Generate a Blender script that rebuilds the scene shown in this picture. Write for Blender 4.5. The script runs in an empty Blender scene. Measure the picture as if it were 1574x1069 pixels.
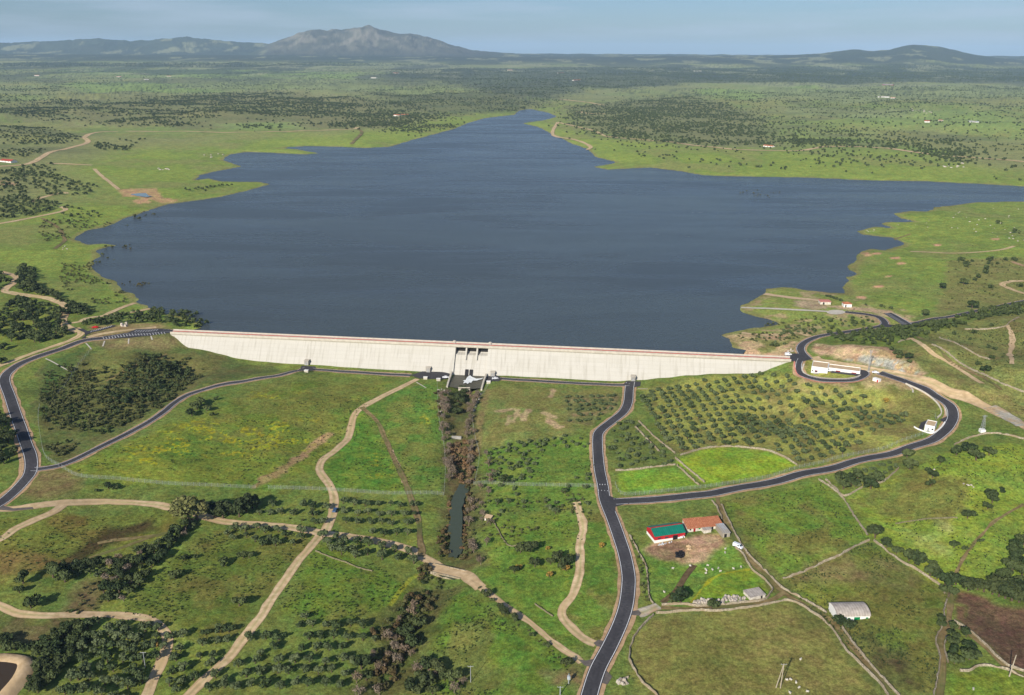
import bpy, bmesh, math, random
import numpy as np
from mathutils import Vector, Matrix
from mathutils.geometry import delaunay_2d_cdt
random.seed(7); rng = np.random.default_rng(7)
SC = bpy.context.scene
COL = SC.collection
R = math.radians
# ------------------------------------------------------------------ camera, world, sun, exposure
FPX, CX, CY = 1363.0, 787.0, 534.5
CAM_H = 214.0
PITCH = math.atan(454.5 / FPX)
ROLL = 0.0052
cam_d = bpy.data.cameras.new('camera'); cam = bpy.data.objects.new('camera', cam_d); COL.objects.link(cam)
cam_d.sensor_width = 36.0; cam_d.lens = 36.0 * FPX / 1574.0
cam_d.clip_start = 1.0; cam_d.clip_end = 120000.0
cam.matrix_world = Matrix.Translation((0, 0, CAM_H)) @ Matrix.Rotation(R(90) - PITCH, 4, 'X') @ Matrix.Rotation(ROLL, 4, 'Z')
SC.camera = cam
SUN_EL = R(28.5); SUN_DIR = Vector((-0.47, -0.883, 0)).normalized()
sun_d = bpy.data.lights.new('sun', 'SUN'); sun_d.energy = 5.0; sun_d.angle = R(0.5); sun_d.color = (1.0, 0.93, 0.82)
sun = bpy.data.objects.new('sun', sun_d); COL.objects.link(sun)
travel = Vector((-SUN_DIR.x * math.cos(SUN_EL), -SUN_DIR.y * math.cos(SUN_EL), -math.sin(SUN_EL)))
sun.rotation_euler = travel.to_track_quat('-Z', 'Y').to_euler(); sun.location = (0, 0, 900)
world = bpy.data.worlds.new('World'); SC.world = world; world.use_nodes = True
wn = world.node_tree; wn.nodes.clear()
w_out = wn.nodes.new('ShaderNodeOutputWorld'); w_bg = wn.nodes.new('ShaderNodeBackground')
w_sky = wn.nodes.new('ShaderNodeTexSky'); w_sky.sky_type = 'NISHITA'; w_sky.sun_disc = False
w_sky.sun_elevation = SUN_EL; w_sky.sun_rotation = math.atan2(SUN_DIR.x, SUN_DIR.y)
w_sky.altitude = 300; w_sky.air_density = 1.0; w_sky.dust_density = 0.6; w_sky.ozone_density = 2.0
w_bg.inputs[1].default_value = 0.052
w_tc = wn.nodes.new('ShaderNodeTexCoord'); w_mp = wn.nodes.new('ShaderNodeMapping')
w_mp.inputs['Scale'].default_value = (3.0, 3.0, 34.0); w_mp.inputs['Rotation'].default_value = (0.015, 0.02, 0.4)
w_nz = wn.nodes.new('ShaderNodeTexNoise'); w_nz.inputs['Scale'].default_value = 1.6; w_nz.inputs['Detail'].default_value = 6.0
w_rp = wn.nodes.new('ShaderNodeValToRGB'); w_rp.color_ramp.elements[0].position = 0.45; w_rp.color_ramp.elements[1].position = 0.8
w_ml = wn.nodes.new('ShaderNodeMath'); w_ml.operation = 'MULTIPLY'; w_ml.inputs[1].default_value = 0.7
w_mx = wn.nodes.new('ShaderNodeMix'); w_mx.data_type = 'RGBA'; w_mx.inputs[7].default_value = (8.6, 10.2, 12.6, 1)
w_tn = wn.nodes.new('ShaderNodeMix'); w_tn.data_type = 'RGBA'; w_tn.blend_type = 'MULTIPLY'; w_tn.inputs[0].default_value = 1.0
w_tn.inputs[7].default_value = (0.80, 1.02, 1.42, 1)
L = wn.links.new
L(w_tc.outputs['Generated'], w_mp.inputs[0]); L(w_mp.outputs[0], w_nz.inputs['Vector']); L(w_nz.outputs[0], w_rp.inputs[0])
L(w_rp.outputs[0], w_ml.inputs[0]); L(w_ml.outputs[0], w_mx.inputs[0]); L(w_sky.outputs[0], w_tn.inputs[6]); L(w_tn.outputs[2], w_mx.inputs[6])
L(w_mx.outputs[2], w_bg.inputs[0]); L(w_bg.outputs[0], w_out.inputs[0])
SC.view_settings.view_transform = 'Standard'; SC.view_settings.look = 'None'; SC.view_settings.gamma = 1.0
SC.view_settings.exposure = 0.2
SC.cycles.max_bounces = 5; SC.cycles.volume_bounces = 1; SC.cycles.transparent_max_bounces = 6
SC.cycles.diffuse_bounces = 2; SC.cycles.glossy_bounces = 2

# ------------------------------------------------------------------ numeric helpers
cp, sp = math.cos(PITCH), math.sin(PITCH)
def unproj(px, py, z):
    """point of the place at height z that the photograph shows at px, py"""
    px = np.asarray(px, float) - CX; py = np.asarray(py, float) - CY
    a, b = math.cos(ROLL), math.sin(ROLL)
    u = (a * px + b * py) / FPX; v = (a * py - b * px) / FPX
    dx = u; dy = cp - sp * v; dz = -(sp + cp * v)
    t = (np.asarray(z, float) - CAM_H) / dz
    return dx * t, dy * t
def hsh(ix, iy, s):
    h = (ix.astype(np.int64) * 374761393 + iy.astype(np.int64) * 668265263 + s * 1442695041) & 0xffffffff
    h = ((h ^ (h >> 13)) * 1274126177) & 0xffffffff
    return ((h ^ (h >> 16)) & 0xffff) / 65535.0
def vnoise(x, y, s=0):
    ix = np.floor(x); iy = np.floor(y); fx = x - ix; fy = y - iy
    fx = fx * fx * (3 - 2 * fx); fy = fy * fy * (3 - 2 * fy)
    a = hsh(ix, iy, s); b = hsh(ix + 1, iy, s); c = hsh(ix, iy + 1, s); d = hsh(ix + 1, iy + 1, s)
    return a + (b - a) * fx + (c - a) * fy + (a - b - c + d) * fx * fy
def fbm(x, y, s=0, o=4):
    r = 0; amp = 0.5; tot = 0
    for k in range(o):
        r = r + amp * vnoise(x, y, s + k * 17); tot += amp; amp *= 0.5; x = x * 2.03 + 5.1; y = y * 2.03 + 9.7
    return r / tot
def sstep(a, b, x):
    t = np.clip((x - a) / (b - a), 0, 1); return t * t * (3 - 2 * t)
def seg_dist(x, y, P, closed=False):
    d = np.full(x.shape, 1e18); n = len(P)
    for i in range(n if closed else n - 1):
        ax, ay = P[i]; bx, by = P[(i + 1) % n]; ex, ey = bx - ax, by - ay
        t = np.clip(((x - ax) * ex + (y - ay) * ey) / (ex * ex + ey * ey + 1e-9), 0, 1)
        d = np.minimum(d, (x - ax - t * ex) ** 2 + (y - ay - t * ey) ** 2)
    return np.sqrt(d)
def inside(x, y, P):
    r = np.zeros(x.shape, bool); n = len(P)
    for i in range(n):
        ax, ay = P[i]; bx, by = P[(i + 1) % n]
        if ay == by: continue
        r ^= ((ay > y) != (by > y)) & (x < (bx - ax) * (y - ay) / (by - ay) + ax)
    return r
def sdist(x, y, P):            # negative inside
    d = seg_dist(x, y, P, True); return np.where(inside(x, y, P), -d, d)
def W(pts, z):
    a = np.array(pts, float); x, y = unproj(a[:, 0], a[:, 1], z); return np.stack([x, y], 1)

# ------------------------------------------------------------------ dam line and its plane
ZW = 16.0; ZC = 19.0
dA = np.array([float(v) for v in unproj(262, 511.0, ZC)]); dB = np.array([float(v) for v in unproj(1216, 553.5, ZC)])
dU = (dB - dA) / np.linalg.norm(dB - dA); dN = np.array([dU[1], -dU[0]])       # dN points downstream, to the camera
DLEN = float(np.linalg.norm(dB - dA))
CW = 5.0; VTOP = 2.2; SLOPE = 0.72                                             # crest width, upright band, batter
def dam_pt(u, v, z): p = dA + dU * u + dN * v; return (p[0], p[1], z)
def on_face(px, py):                                                           # ray meets the sloping downstream face
    z = 8.0
    for _ in range(40):
        x, y = unproj(px, py, z)
        v = (x - dA[0]) * dN[0] + (y - dA[1]) * dN[1]
        zf = ZC - VTOP - v / SLOPE
        z = z + 0.4 * (zf - z)
    return float(x), float(y), float(z)
# ------------------------------------------------------------------ reservoir outline (photo coordinates at water level)
WATER = [(262,520),(324,506),(318,497),(300,492),(250,478),(215,464),(205,452),(186,447),(180,436),(152,421),(142,410),(152,398),(150,385),
 (166,380),(185,378),(160,374),(140,376),(113,369),(130,357),(165,347),(195,335),(232,323),(258,314),(300,309),(340,303),(380,294),(414,284),(400,280),
 (340,279),(322,274),(300,277),(310,269),(330,264),(372,256),(352,250),(342,246),(352,238),(380,234),(430,236),(470,238),(495,236),(450,229),(425,228),(470,225),(520,226),(560,228),
 (600,226),(640,214),(700,198),(722,189),(745,182),(790,177),(800,170),(815,168),(840,173),(857,180),(835,185),(800,190),(825,195),(860,212),(880,222),(905,230),
 (915,242),(950,250),(910,257),(935,261),(1000,258),(1050,264),(1080,270),(1150,272),(1230,273),(1340,278),(1420,279),(1500,283),(1574,287),(1750,295),
 (1900,330),(1700,318),(1574,310),(1500,311),(1440,319),(1425,325),(1400,325),(1372,329),(1385,336),(1405,341),(1365,341),(1355,344),(1371,351),(1345,349),(1318,355),(1325,361),
 (1345,363),(1370,366),(1392,376),(1375,382),(1362,386),(1340,383),(1325,387),(1318,400),(1308,410),(1312,420),(1300,428),(1297,440),(1303,452),(1275,451),(1240,446),
 (1215,442),(1175,444),(1172,452),(1160,460),(1140,472),(1142,480),(1160,486),(1190,497),(1150,508),(1108,512),(1098,516),(1118,522),(1128,536),(1120,543),(1100,552),
 (1160,554),(900,545),(600,530)]
WP0 = W(WATER[:-3], ZW)
d0 = dA + dU * 2 - dN * (CW - 2); d1 = dA + dU * (DLEN * 0.895) - dN * (CW - 2)
WP = np.vstack([WP0[1:], [d1], [d0]])
# ------------------------------------------------------------------ extended line that parts the reservoir side from the valley side
def P1(px, py, z): x, y = unproj(px, py, z); return (float(x), float(y))
AX = [P1(-2500, 330, 25), P1(-300, 400, 24), P1(0, 405, 22), P1(90, 450, 20), P1(180, 492, 19)] + [tuple(dA - dN * 4 + dU * 6), tuple(dB - dN * 4 + dU * 2)] + \
     [P1(1236, 515, 20), P1(1330, 500, 20), P1(1420, 492, 22), P1(1574, 450, 26), P1(1900, 420, 28), P1(4500, 330, 28)]
AXP = AX + [(60000, -3000), (-60000, -3000)]
CTRL = [(-200,1069,6),(0,1069,2),(300,1069,-1),(650,1069,-4),(900,1069,0),(1200,1069,2),(1574,1069,6),(1800,1069,9),
 (0,930,4),(250,930,1),(450,900,0),(650,900,-3),(800,930,-1),(960,900,1),(1200,920,2),(1450,920,5),(1574,900,8),
 (-150,775,10),(0,775,7),(200,780,3),(400,790,0),(600,790,-2),(700,790,-3),(800,790,-1),(940,775,2),(1100,765,3),(1300,780,5),(1574,780,12),(1750,800,16),
 (60,720,9),(130,701,8.5),(200,664,8),(290,606,7.6),(400,582,7),(450,571,7),(400,700,1),(500,690,-1),(620,700,-2),(720,700,-2.5),(850,700,0),(920,670,2.5),
 (8,590,14.5),(28,648,12),(46,705,10),(-60,600,16),(-60,680,14),(36,557,16.5),(70,545,17.5),(130,521,18.6),(200,514,18.9),(255,509,18.9),
 (100,600,11),(200,600,11),(180,550,15),(250,560,13),(330,585,8.5),(80,680,8),(0,500,18),(-100,500,20),(30,540,16),(60,470,19),(0,440,21),(120,505,18.5),
 (1060,600,3.5),(1180,600,8),(1200,575,12),(1229,557,18.6),(1240,581,16.5),(1300,587,16.5),(1335,578,18),(1280,570,18.6),(1310,572,18.6),(1300,555,19),(1250,620,10),(1350,640,9),
 (1430,658,13.5),(1464,642,14.5),(1450,617,16.5),(1412,595,18),(1370,579,19),(1300,690,6.5),(1173,745,3.5),(1258,724,5.5),(1343,703,8.5),(1427,679,12.5),(1100,690,3),
 (1245,550,19.2),(1262,556,19.4),(1300,560,19.5),(1345,569,19.8),(1400,581,20),(1500,624,18.5),(1574,655,19),(1700,690,22),
 (1258,526,23),(1300,529,28),(1327,531,29.5),(1360,535,30),(1400,549,29.5),(1430,570,27),(1350,515,28),(1450,530,31),(1574,560,33),(1500,590,26),(1574,500,30),(1450,503,27),(1700,560,36),
 (1574,700,18),(1500,720,15),(1235,528,19.6),(1300,511,22),(1380,499,21)]
cw = [(*P1(a, b, c), c) for a, b, c in CTRL]
TOE = [(281,521),(300,531),(318,539),(337,546),(365,553),(400,557),(440,560),(485,562),(540,565.5),(600,569),(643,571),(690,573),(750,576.5),(780,578),(830,581),(890,584),(943,586.7),
 (985,585),(1020,581),(1060,577),(1100,573),(1140,568.5),(1180,564),(1205,561)]
for a, b in TOE:
    p = on_face(a, b); cw.append(p); q = (p[0] + dN[0] * 8, p[1] + dN[1] * 8, p[2] - 0.2); cw.append(q)
CWP = np.array(cw)
RIVER = [(718,592),(716,610),(708,650),(704,690),(714,720),(712,750),(706,780),(700,830),(697,862),(682,880),(650,920),(620,980),(590,1040),(570,1080),(540,1150)]
RIVW = W(RIVER, -3.0); BASIN = W([(722,577.5),(719,587),(715,597)], 0)
# far ridges: outline in the photograph, distance, depth
SIL1 = [(-700,70),(-300,68),(0,66),(60,63.5),(100,62),(150,59),(200,62.5),(240,60),(285,57),(330,61),(370,64),(410,67),(470,72),(560,78),(700,82)]
SIL2 = [(380,84),(410,70),(440,58),(460,50),(478,46),(500,47),(520,45),(540,43.5),(552,42),(565,39),(580,43),(595,48),(612,50),(630,51),(655,57),(680,65),(700,71),(720,76),(780,82),(830,85)]
SIL3 = [(900,88),(1040,86),(1200,86),(1260,82),(1300,78),(1320,76),(1345,78.5),(1365,77),(1385,72),(1405,69.5),(1440,71),(1460,76),(1490,83),(1530,89),(1574,92),(1700,93),(2100,88),(2600,90)]
def ridge(sil, Yr):
    out = []
    for a, b in sil:
        a2 = a - CX; b2 = b - CY; u = (math.cos(ROLL) * a2 + math.sin(ROLL) * b2) / FPX; v = (math.cos(ROLL) * b2 - math.sin(ROLL) * a2) / FPX
        t = Yr / (cp - sp * v); out.append((u * t, CAM_H - (sp + cp * v) * t))
    return np.array(out)
RD = [(ridge(SIL1, 14500), 14500, 1500, 51), (ridge(SIL2, 13200), 13200, 1300, 52), (ridge(SIL3, 11500), 11500, 2600, 53)]
def height(x, y):
    x = np.atleast_1d(np.asarray(x, float)); y = np.atleast_1d(np.asarray(y, float)); shp = x.shape; x = x.ravel(); y = y.ravel()
    z = np.zeros(x.size)
    for c0 in range(0, x.size, 100000):
        sl = slice(c0, c0 + 100000); z[sl] = _height(x[sl], y[sl])
    return z.reshape(shp)
def side(x, y):       # >0 on the reservoir side of the dividing line
    d = seg_dist(x, y, AX); return np.where(inside(x, y, AXP), -d, d)
def _height(x, y):
    s = side(x, y)
    nd = s < 90
    zd = np.zeros(x.size)
    if nd.any():
        xx = x[nd][:, None]; yy = y[nd][:, None]
        w = ((xx - CWP[:, 0]) ** 2 + (yy - CWP[:, 1]) ** 2 + 90.0) ** -1.75
        zz = (w * CWP[:, 2]).sum(1) / w.sum(1)
        rd = seg_dist(x[nd], y[nd], RIVW)
        zz = zz - 3.0 * np.exp(-(rd / 10.0) ** 2)
        zz = zz + (fbm(x[nd] / 30, y[nd] / 30, 3, 3) - 0.5) * 0.9
        zd[nd] = zz
    nu = s > -90
    zu = np.zeros(x.size)
    if nu.any():
        X = x[nu]; Y = y[nu]
        sd = np.full(X.size, 3000.0); nr = Y < 9000
        if nr.any(): sd[nr] = sdist(X[nr], Y[nr], WP)
        jag = (fbm(X / 22, Y / 22, 5, 3) - 0.5) * np.clip(12 * (1 - np.abs(sd) / 60), 0, 12)
        sj = sd + jag
        land = ZW + 0.05 * np.clip(sj, 0, 40) + 12 * (1 - np.exp(-np.clip(sj - 10, 0, None) / 380))
        und = (fbm(X / 420, Y / 420, 9, 4) - 0.42) * 34 * sstep(120, 900, sd) * sstep(900, 1600, Y) + (fbm(X / 60, Y / 60, 12, 3) - 0.5) * 3 * sstep(30, 300, sd) + (fbm(X / 170, Y / 150, 15, 3) - 0.5) * 26 * sstep(300, 900, sd) * sstep(1100, 1900, Y) * sstep(7000, 4500, Y)
        und = np.maximum(und, -9 * sstep(60, 400, sd))
        zl = land + und + 46 * sstep(3500, 12000, Y)
        wat = ZW + np.clip(sj * 0.10, -7, 0)
        zz = np.where(sj > 0, zl, wat)
        for rr, Yr, Wd, seed in RD:
            zr = np.interp(X * Yr / np.maximum(Y, 1), rr[:, 0], rr[:, 1], left=rr[0, 1], right=rr[-1, 1])
            t = (Y - Yr) / Wd
            b = np.where(t < 0, np.exp(-(t * 1.25) ** 2) , np.exp(-(t * 0.8) ** 2))
            rn = np.abs(fbm(X / 620, Y / 900, seed, 5) - 0.5) * 2
            m = np.maximum(zr - 62, 0) * b * (1 - (0.8 * rn) * (1 - np.exp(-(t * 2.6) ** 2))) * (0.95 + 0.06 * fbm(X / 110, Y / 160, seed + 3, 3)) + np.maximum(zr - 62, 0) / 400 * b * (fbm(X / 170, Y / 230, seed + 7, 4) - .5) * 70
            zz = np.maximum(zz, zz * (1 - b) + 62 * b + m)
        zu[nu] = zz
    # width of the blend: narrow behind the dam, wide on the banks
    u = (x - dA[0]) * dU[0] + (y - dA[1]) * dU[1]
    on = sstep(-10, 25, u) * sstep(DLEN + 10, DLEN - 25, u)
    lo = -38 + on * 34; hi = 38 - on * 34
    zd = zd - 3.2 * np.exp(-(seg_dist(x, y, BASIN) / 11.0) ** 2) * (y < 640)
    w = sstep(0, 1, (s - lo) / (hi - lo))
    return zd * (1 - w) + zu * w - 5.0 * on * np.exp(-((s - 8) / 9.0) ** 2)
def G(pts):
    """photo coordinates -> ground points (x, y, z)"""
    a = np.atleast_2d(np.array(pts, float)); z = np.full(len(a), 10.0)
    for k in range(26):
        x, y = unproj(a[:, 0], a[:, 1], z); z = z + (0.7 if k < 12 else 0.45) * (height(x, y) - z)
    x, y = unproj(a[:, 0], a[:, 1], z); return np.stack([x, y, height(x, y)], 1)
def G1(px, py): return Vector(G([(px, py)])[0])
def lin(c):
    return np.array([((v / 255.0) / 12.92 if v <= 10 else (((v / 255.0) + 0.055) / 1.055) ** 2.4) for v in c])

# ------------------------------------------------------------------ scene helpers
def tag(o, label=None, cat=None, group=None, kind=None):
    if label: o['label'] = label
    if cat: o['category'] = cat
    if group: o['group'] = group
    if kind: o['kind'] = kind
    return o
def empty(name, loc, label=None, cat=None, group=None, rz=0.0):
    o = bpy.data.objects.new(name, None); COL.objects.link(o); o.location = loc; o.rotation_euler = (0, 0, rz)
    o.empty_display_size = 1.0
    return tag(o, label, cat, group)
def np_mesh(name, V, F, mat=None, smooth=False, cols=None, fcols=None):
    V = np.asarray(V, np.float32); F = np.asarray(F, np.int32); k = F.shape[1]
    me = bpy.data.meshes.new(name); me.vertices.add(len(V)); me.vertices.foreach_set('co', V.ravel())
    me.loops.add(F.size); me.loops.foreach_set('vertex_index', F.ravel())
    me.polygons.add(len(F)); me.polygons.foreach_set('loop_start', np.arange(0, F.size, k, dtype=np.int32))
    me.polygons.foreach_set('loop_total', np.full(len(F), k, np.int32))
    if smooth: me.polygons.foreach_set('use_smooth', np.ones(len(F), bool))
    if mat: me.materials.append(mat)
    if cols is not None:
        at = me.color_attributes.new('Col', 'FLOAT_COLOR', 'POINT')
        at.data.foreach_set('color', np.hstack([cols, np.ones((len(V), 1))]).astype(np.float32).ravel())
    me.update(calc_edges=True); return me
def link(name, me, parent=None, loc=None):
    o = bpy.data.objects.new(name, me); COL.objects.link(o)
    if parent: o.parent = parent
    if loc is not None: o.location = loc
    return o
class MB:
    """collects shapes, builds one mesh object"""
    def __init__(s): s.v = []; s.f = []
    def add(s, vs, fs):
        n = len(s.v); s.v += [tuple(p) for p in vs]; s.f += [tuple(i + n for i in f) for f in fs]; return s
    def box(s, x0, x1, y0, y1, z0, z1):
        return s.add([(x0,y0,z0),(x1,y0,z0),(x1,y1,z0),(x0,y1,z0),(x0,y0,z1),(x1,y0,z1),(x1,y1,z1),(x0,y1,z1)],
                     [(0,3,2,1),(4,5,6,7),(0,1,5,4),(1,2,6,5),(2,3,7,6),(3,0,4,7)])
    def prism(s, pts, x0, x1):        # pts (y,z) extruded along x
        n = len(pts); v = [(x0, a, b) for a, b in pts] + [(x1, a, b) for a, b in pts]
        return s.add(v, [tuple(range(n))[::-1], tuple(range(n, 2 * n))] + [(i, (i + 1) % n, n + (i + 1) % n, n + i) for i in range(n)])
    def tube(s, P, rad, k=6):
        rings = []
        for i, p in enumerate(P):
            p = Vector(p); d = (Vector(P[min(i + 1, len(P) - 1)]) - Vector(P[max(i - 1, 0)])).normalized()
            a = d.orthogonal().normalized(); b = d.cross(a)
            rings.append([p + (a * math.cos(2 * math.pi * j / k) + b * math.sin(2 * math.pi * j / k)) * rad[i] for j in range(k)])
        v = [q for r_ in rings for q in r_]; f = [tuple(range(k))[::-1], tuple(range((len(P) - 1) * k, len(P) * k))]
        for i in range(len(P) - 1):
            for j in range(k): f.append((i * k + j, i * k + (j + 1) % k, (i + 1) * k + (j + 1) % k, (i + 1) * k + j))
        return s.add(v, f)
    def cyl(s, x, y, z0, z1, r0, r1=None, k=10): return s.tube([(x, y, z0), (x, y, z1)], [r0, r1 if r1 is not None else r0], k)
    def build(s, name, mat, parent=None, loc=None, smooth=False, bevel=0):
        me = bpy.data.meshes.new(name); me.from_pydata(s.v, [], s.f); me.update()
        bm = bmesh.new(); bm.from_mesh(me); bmesh.ops.recalc_face_normals(bm, faces=bm.faces)
        if bevel: bmesh.ops.bevel(bm, geom=bm.edges, offset=bevel, segments=1, affect='EDGES')
        bm.to_mesh(me); bm.free()
        if smooth: me.polygons.foreach_set('use_smooth', [True] * len(me.polygons))
        me.materials.append(mat); return link(name, me, parent, loc)

# ------------------------------------------------------------------ materials
def mat_new(name, rough=0.8, spec=0.3):
    m = bpy.data.materials.new(name); m.use_nodes = True; n = m.node_tree; b = n.nodes['Principled BSDF']
    b.inputs['Roughness'].default_value = rough; b.inputs['Specular IOR Level'].default_value = spec
    return m, n, b
def noise_mat(name, c1, c2, scale=1.0, rough=0.85, spec=0.25, bump=0.0, bscale=None, detail=4.0, c3=None, metallic=0.0, wide=0.2):
    """c1..c2 blotched by noise in object metres; c3 a second, larger blotch"""
    m, n, b = mat_new(name, rough, spec); N = n.nodes.new
    b.inputs['Metallic'].default_value = metallic
    tc = N('ShaderNodeNewGeometry'); nz = N('ShaderNodeTexNoise'); nz.inputs['Scale'].default_value = scale; nz.inputs['Detail'].default_value = detail
    rp = N('ShaderNodeValToRGB'); rp.color_ramp.elements[0].position = 0.5 - wide; rp.color_ramp.elements[1].position = 0.5 + wide
    rp.color_ramp.elements[0].color = (*lin(c1), 1); rp.color_ramp.elements[1].color = (*lin(c2), 1)
    n.links.new(tc.outputs['Position'], nz.inputs['Vector']); n.links.new(nz.outputs[0], rp.inputs[0]); out = rp.outputs[0]
    if c3:
        nz2 = N('ShaderNodeTexNoise'); nz2.inputs['Scale'].default_value = scale * 0.13; nz2.inputs['Detail'].default_value = 3
        r2 = N('ShaderNodeMapRange'); r2.inputs[1].default_value = 0.45; r2.inputs[2].default_value = 0.65
        mx = N('ShaderNodeMix'); mx.data_type = 'RGBA'; mx.inputs[7].default_value = (*lin(c3), 1)
        n.links.new(tc.outputs['Position'], nz2.inputs['Vector']); n.links.new(nz2.outputs[0], r2.inputs[0]); n.links.new(r2.outputs[0], mx.inputs[0])
        n.links.new(out, mx.inputs[6]); out = mx.outputs[2]
    n.links.new(out, b.inputs['Base Color'])
    if bump:
        bn = N('ShaderNodeBump'); bn.inputs['Distance'].default_value = bump; bn.inputs['Strength'].default_value = 0.8
        n3 = N('ShaderNodeTexNoise'); n3.inputs['Scale'].default_value = bscale or scale * 2; n3.inputs['Detail'].default_value = 3
        n.links.new(tc.outputs['Position'], n3.inputs['Vector']); n.links.new(n3.outputs[0], bn.inputs['Height']); n.links.new(bn.outputs[0], b.inputs['Normal'])
    return m
def leaf_mat(name, c1, c2, c3):
    m, n, b = mat_new(name, 0.75, 0.2); N = n.nodes.new
    g = N('ShaderNodeNewGeometry'); oi = N('ShaderNodeObjectInfo'); nz = N('ShaderNodeTexNoise'); nz.inputs['Scale'].default_value = 0.55
    nz.inputs['Detail'].default_value = 4
    rp = N('ShaderNodeValToRGB'); rp.color_ramp.elements[0].position = 0.35; rp.color_ramp.elements[1].position = 0.68
    rp.color_ramp.elements[0].color = (*lin(c1), 1); rp.color_ramp.elements[1].color = (*lin(c2), 1)
    mx = N('ShaderNodeMix'); mx.data_type = 'RGBA'; mx.inputs[7].default_value = (*lin(c3), 1)
    nl = N('ShaderNodeTexNoise'); nl.inputs['Scale'].default_value = 0.05
    ad = N('ShaderNodeMath'); ad.operation = 'MULTIPLY_ADD'; ad.inputs[2].default_value = 0.0
    n.links.new(g.outputs['Position'], nz.inputs['Vector']); n.links.new(g.outputs['Position'], nl.inputs['Vector'])
    n.links.new(nz.outputs[0], rp.inputs[0]); n.links.new(oi.outputs['Random'], ad.inputs[0]); nl2 = N('ShaderNodeMath'); nl2.operation = 'MULTIPLY'; nl2.inputs[1].default_value = 1.9; n.links.new(nl.outputs[0], nl2.inputs[0]); n.links.new(nl2.outputs[0], ad.inputs[1])
    n.links.new(ad.outputs[0], mx.inputs[0]); n.links.new(rp.outputs[0], mx.inputs[6]); n.links.new(mx.outputs[2], b.inputs['Base Color'])
    return m
M = {}
M['asphalt'] = noise_mat('asphalt', (54,53,56), (76,74,75), 0.9, 0.85, 0.3, c3=(60,58,60))
M['asphalt_old'] = noise_mat('asphalt_old', (88,82,78), (112,104,96), 0.6, 0.9)
M['dirt'] = noise_mat('dirt', (176,150,112), (214,188,150), 0.35, 0.95, 0.1, bump=0.15, c3=(196,168,128))
M['dirt_pink'] = noise_mat('dirt_pink', (160,130,96), (196,164,128), 0.5, 0.95, 0.1, bump=0.1)
M['dirt_brown'] = noise_mat('dirt_brown', (112,96,62), (150,130,92), 0.4, 0.95, 0.1, bump=0.15, c3=(96,104,56))
M['rut'] = noise_mat('rut', (86,70,50), (116,98,70), 0.5, 0.95, 0.1)
M['gravel'] = noise_mat('gravel', (150,146,132), (192,186,170), 0.8, 0.95, 0.1, bump=0.2, c3=(176,150,116))
M['white_line'] = noise_mat('white_line', (205,205,205), (232,232,230), 0.6, 0.7)
M['concrete'] = noise_mat('concrete', (180,172,156), (202,194,178), 0.5, 0.85)
M['concrete_grey'] = noise_mat('concrete_grey', (140,138,132), (172,168,160), 0.6, 0.9)
M['white_wall'] = noise_mat('white_wall', (226,224,218), (240,238,232), 0.4, 0.8)
M['old_wall'] = noise_mat('old_wall', (176,166,148), (226,220,208), 0.9, 0.9)
M['tan_roof'] = noise_mat('tan_roof', (186,158,122), (206,180,144), 0.6, 0.9)
M['tile'] = noise_mat('tile', (166,98,68), (204,136,98), 1.3, 0.9, bump=0.05, bscale=4)
M['red_tile'] = noise_mat('red_tile', (140,56,46), (176,84,66), 1.3, 0.9)
M['green_roof'] = noise_mat('green_roof', (12,112,92), (22,130,108), 0.6, 0.5, 0.5)
M['red_paint'] = noise_mat('red_paint', (164,32,40), (186,44,50), 0.6, 0.6)
M['pink_kerb'] = noise_mat('pink_kerb', (186,112,100), (210,140,124), 0.9, 0.8)
M['dark_red'] = noise_mat('dark_red', (130,24,30), (158,30,38), 0.6, 0.6)
M['green_door'] = noise_mat('green_door', (10,112,66), (18,132,80), 0.6, 0.5)
M['sheet_metal'] = noise_mat('sheet_metal', (158,170,180), (200,208,214), 0.7, 0.5, 0.5, c3=(176,166,150))
M['fibre_roof'] = noise_mat('fibre_roof', (160,150,140), (196,186,174), 0.6, 0.9)
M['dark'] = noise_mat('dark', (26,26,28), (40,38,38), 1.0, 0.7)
M['glass'] = noise_mat('glass', (40,50,58), (56,68,78), 1.0, 0.15, 0.6)
M['steel'] = noise_mat('steel', (140,144,146), (172,174,174), 1.0, 0.45, 0.5)
M['stone'] = noise_mat('stone', (112,102,84), (186,174,150), 1.6, 0.95, 0.15, bump=0.15, bscale=3, c3=(146,130,104))
M['old_stone'] = noise_mat('old_stone', (84,84,60), (138,128,100), 1.6, 0.95, 0.1, bump=0.15)
M['granite'] = noise_mat('granite', (150,140,126), (206,196,182), 0.6, 0.95, 0.15, bump=0.2)
M['wood'] = noise_mat('wood', (150,138,120), (182,170,150), 1.2, 0.9)
M['bark'] = noise_mat('bark', (74,62,50), (104,90,74), 2.0, 0.95, bump=0.05)
M['olive_leaf'] = leaf_mat('olive_leaf', (44,58,34), (80,96,54), (98,108,72))
M['oak_leaf'] = leaf_mat('oak_leaf', (30,44,26), (62,78,42), (84,94,54))
M['shrub_leaf'] = leaf_mat('shrub_leaf', (36,50,26), (68,84,40), (92,94,56))
M['euca_leaf'] = leaf_mat('euca_leaf', (70,80,42), (118,120,66), (130,124,80))
M['dark_leaf'] = leaf_mat('dark_leaf', (28,41,24), (56,70,38), (76,84,48))
M['bare_twig'] = leaf_mat('bare_twig', (100,90,76), (140,126,108), (128,110,90))
M['reed'] = leaf_mat('reed', (96,80,56), (138,116,84), (120,92,62))
M['rust_leaf'] = leaf_mat('rust_leaf', (74,62,40), (108,88,56), (84,84,50))
M['yellow_leaf'] = leaf_mat('yellow_leaf', (130,116,40), (168,146,52), (150,120,60))
M['wool'] = noise_mat('wool', (184,176,160), (210,204,190), 3.0, 0.95)
M['tyre'] = noise_mat('tyre', (28,28,30), (40,40,42), 1.0, 0.9)
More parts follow.
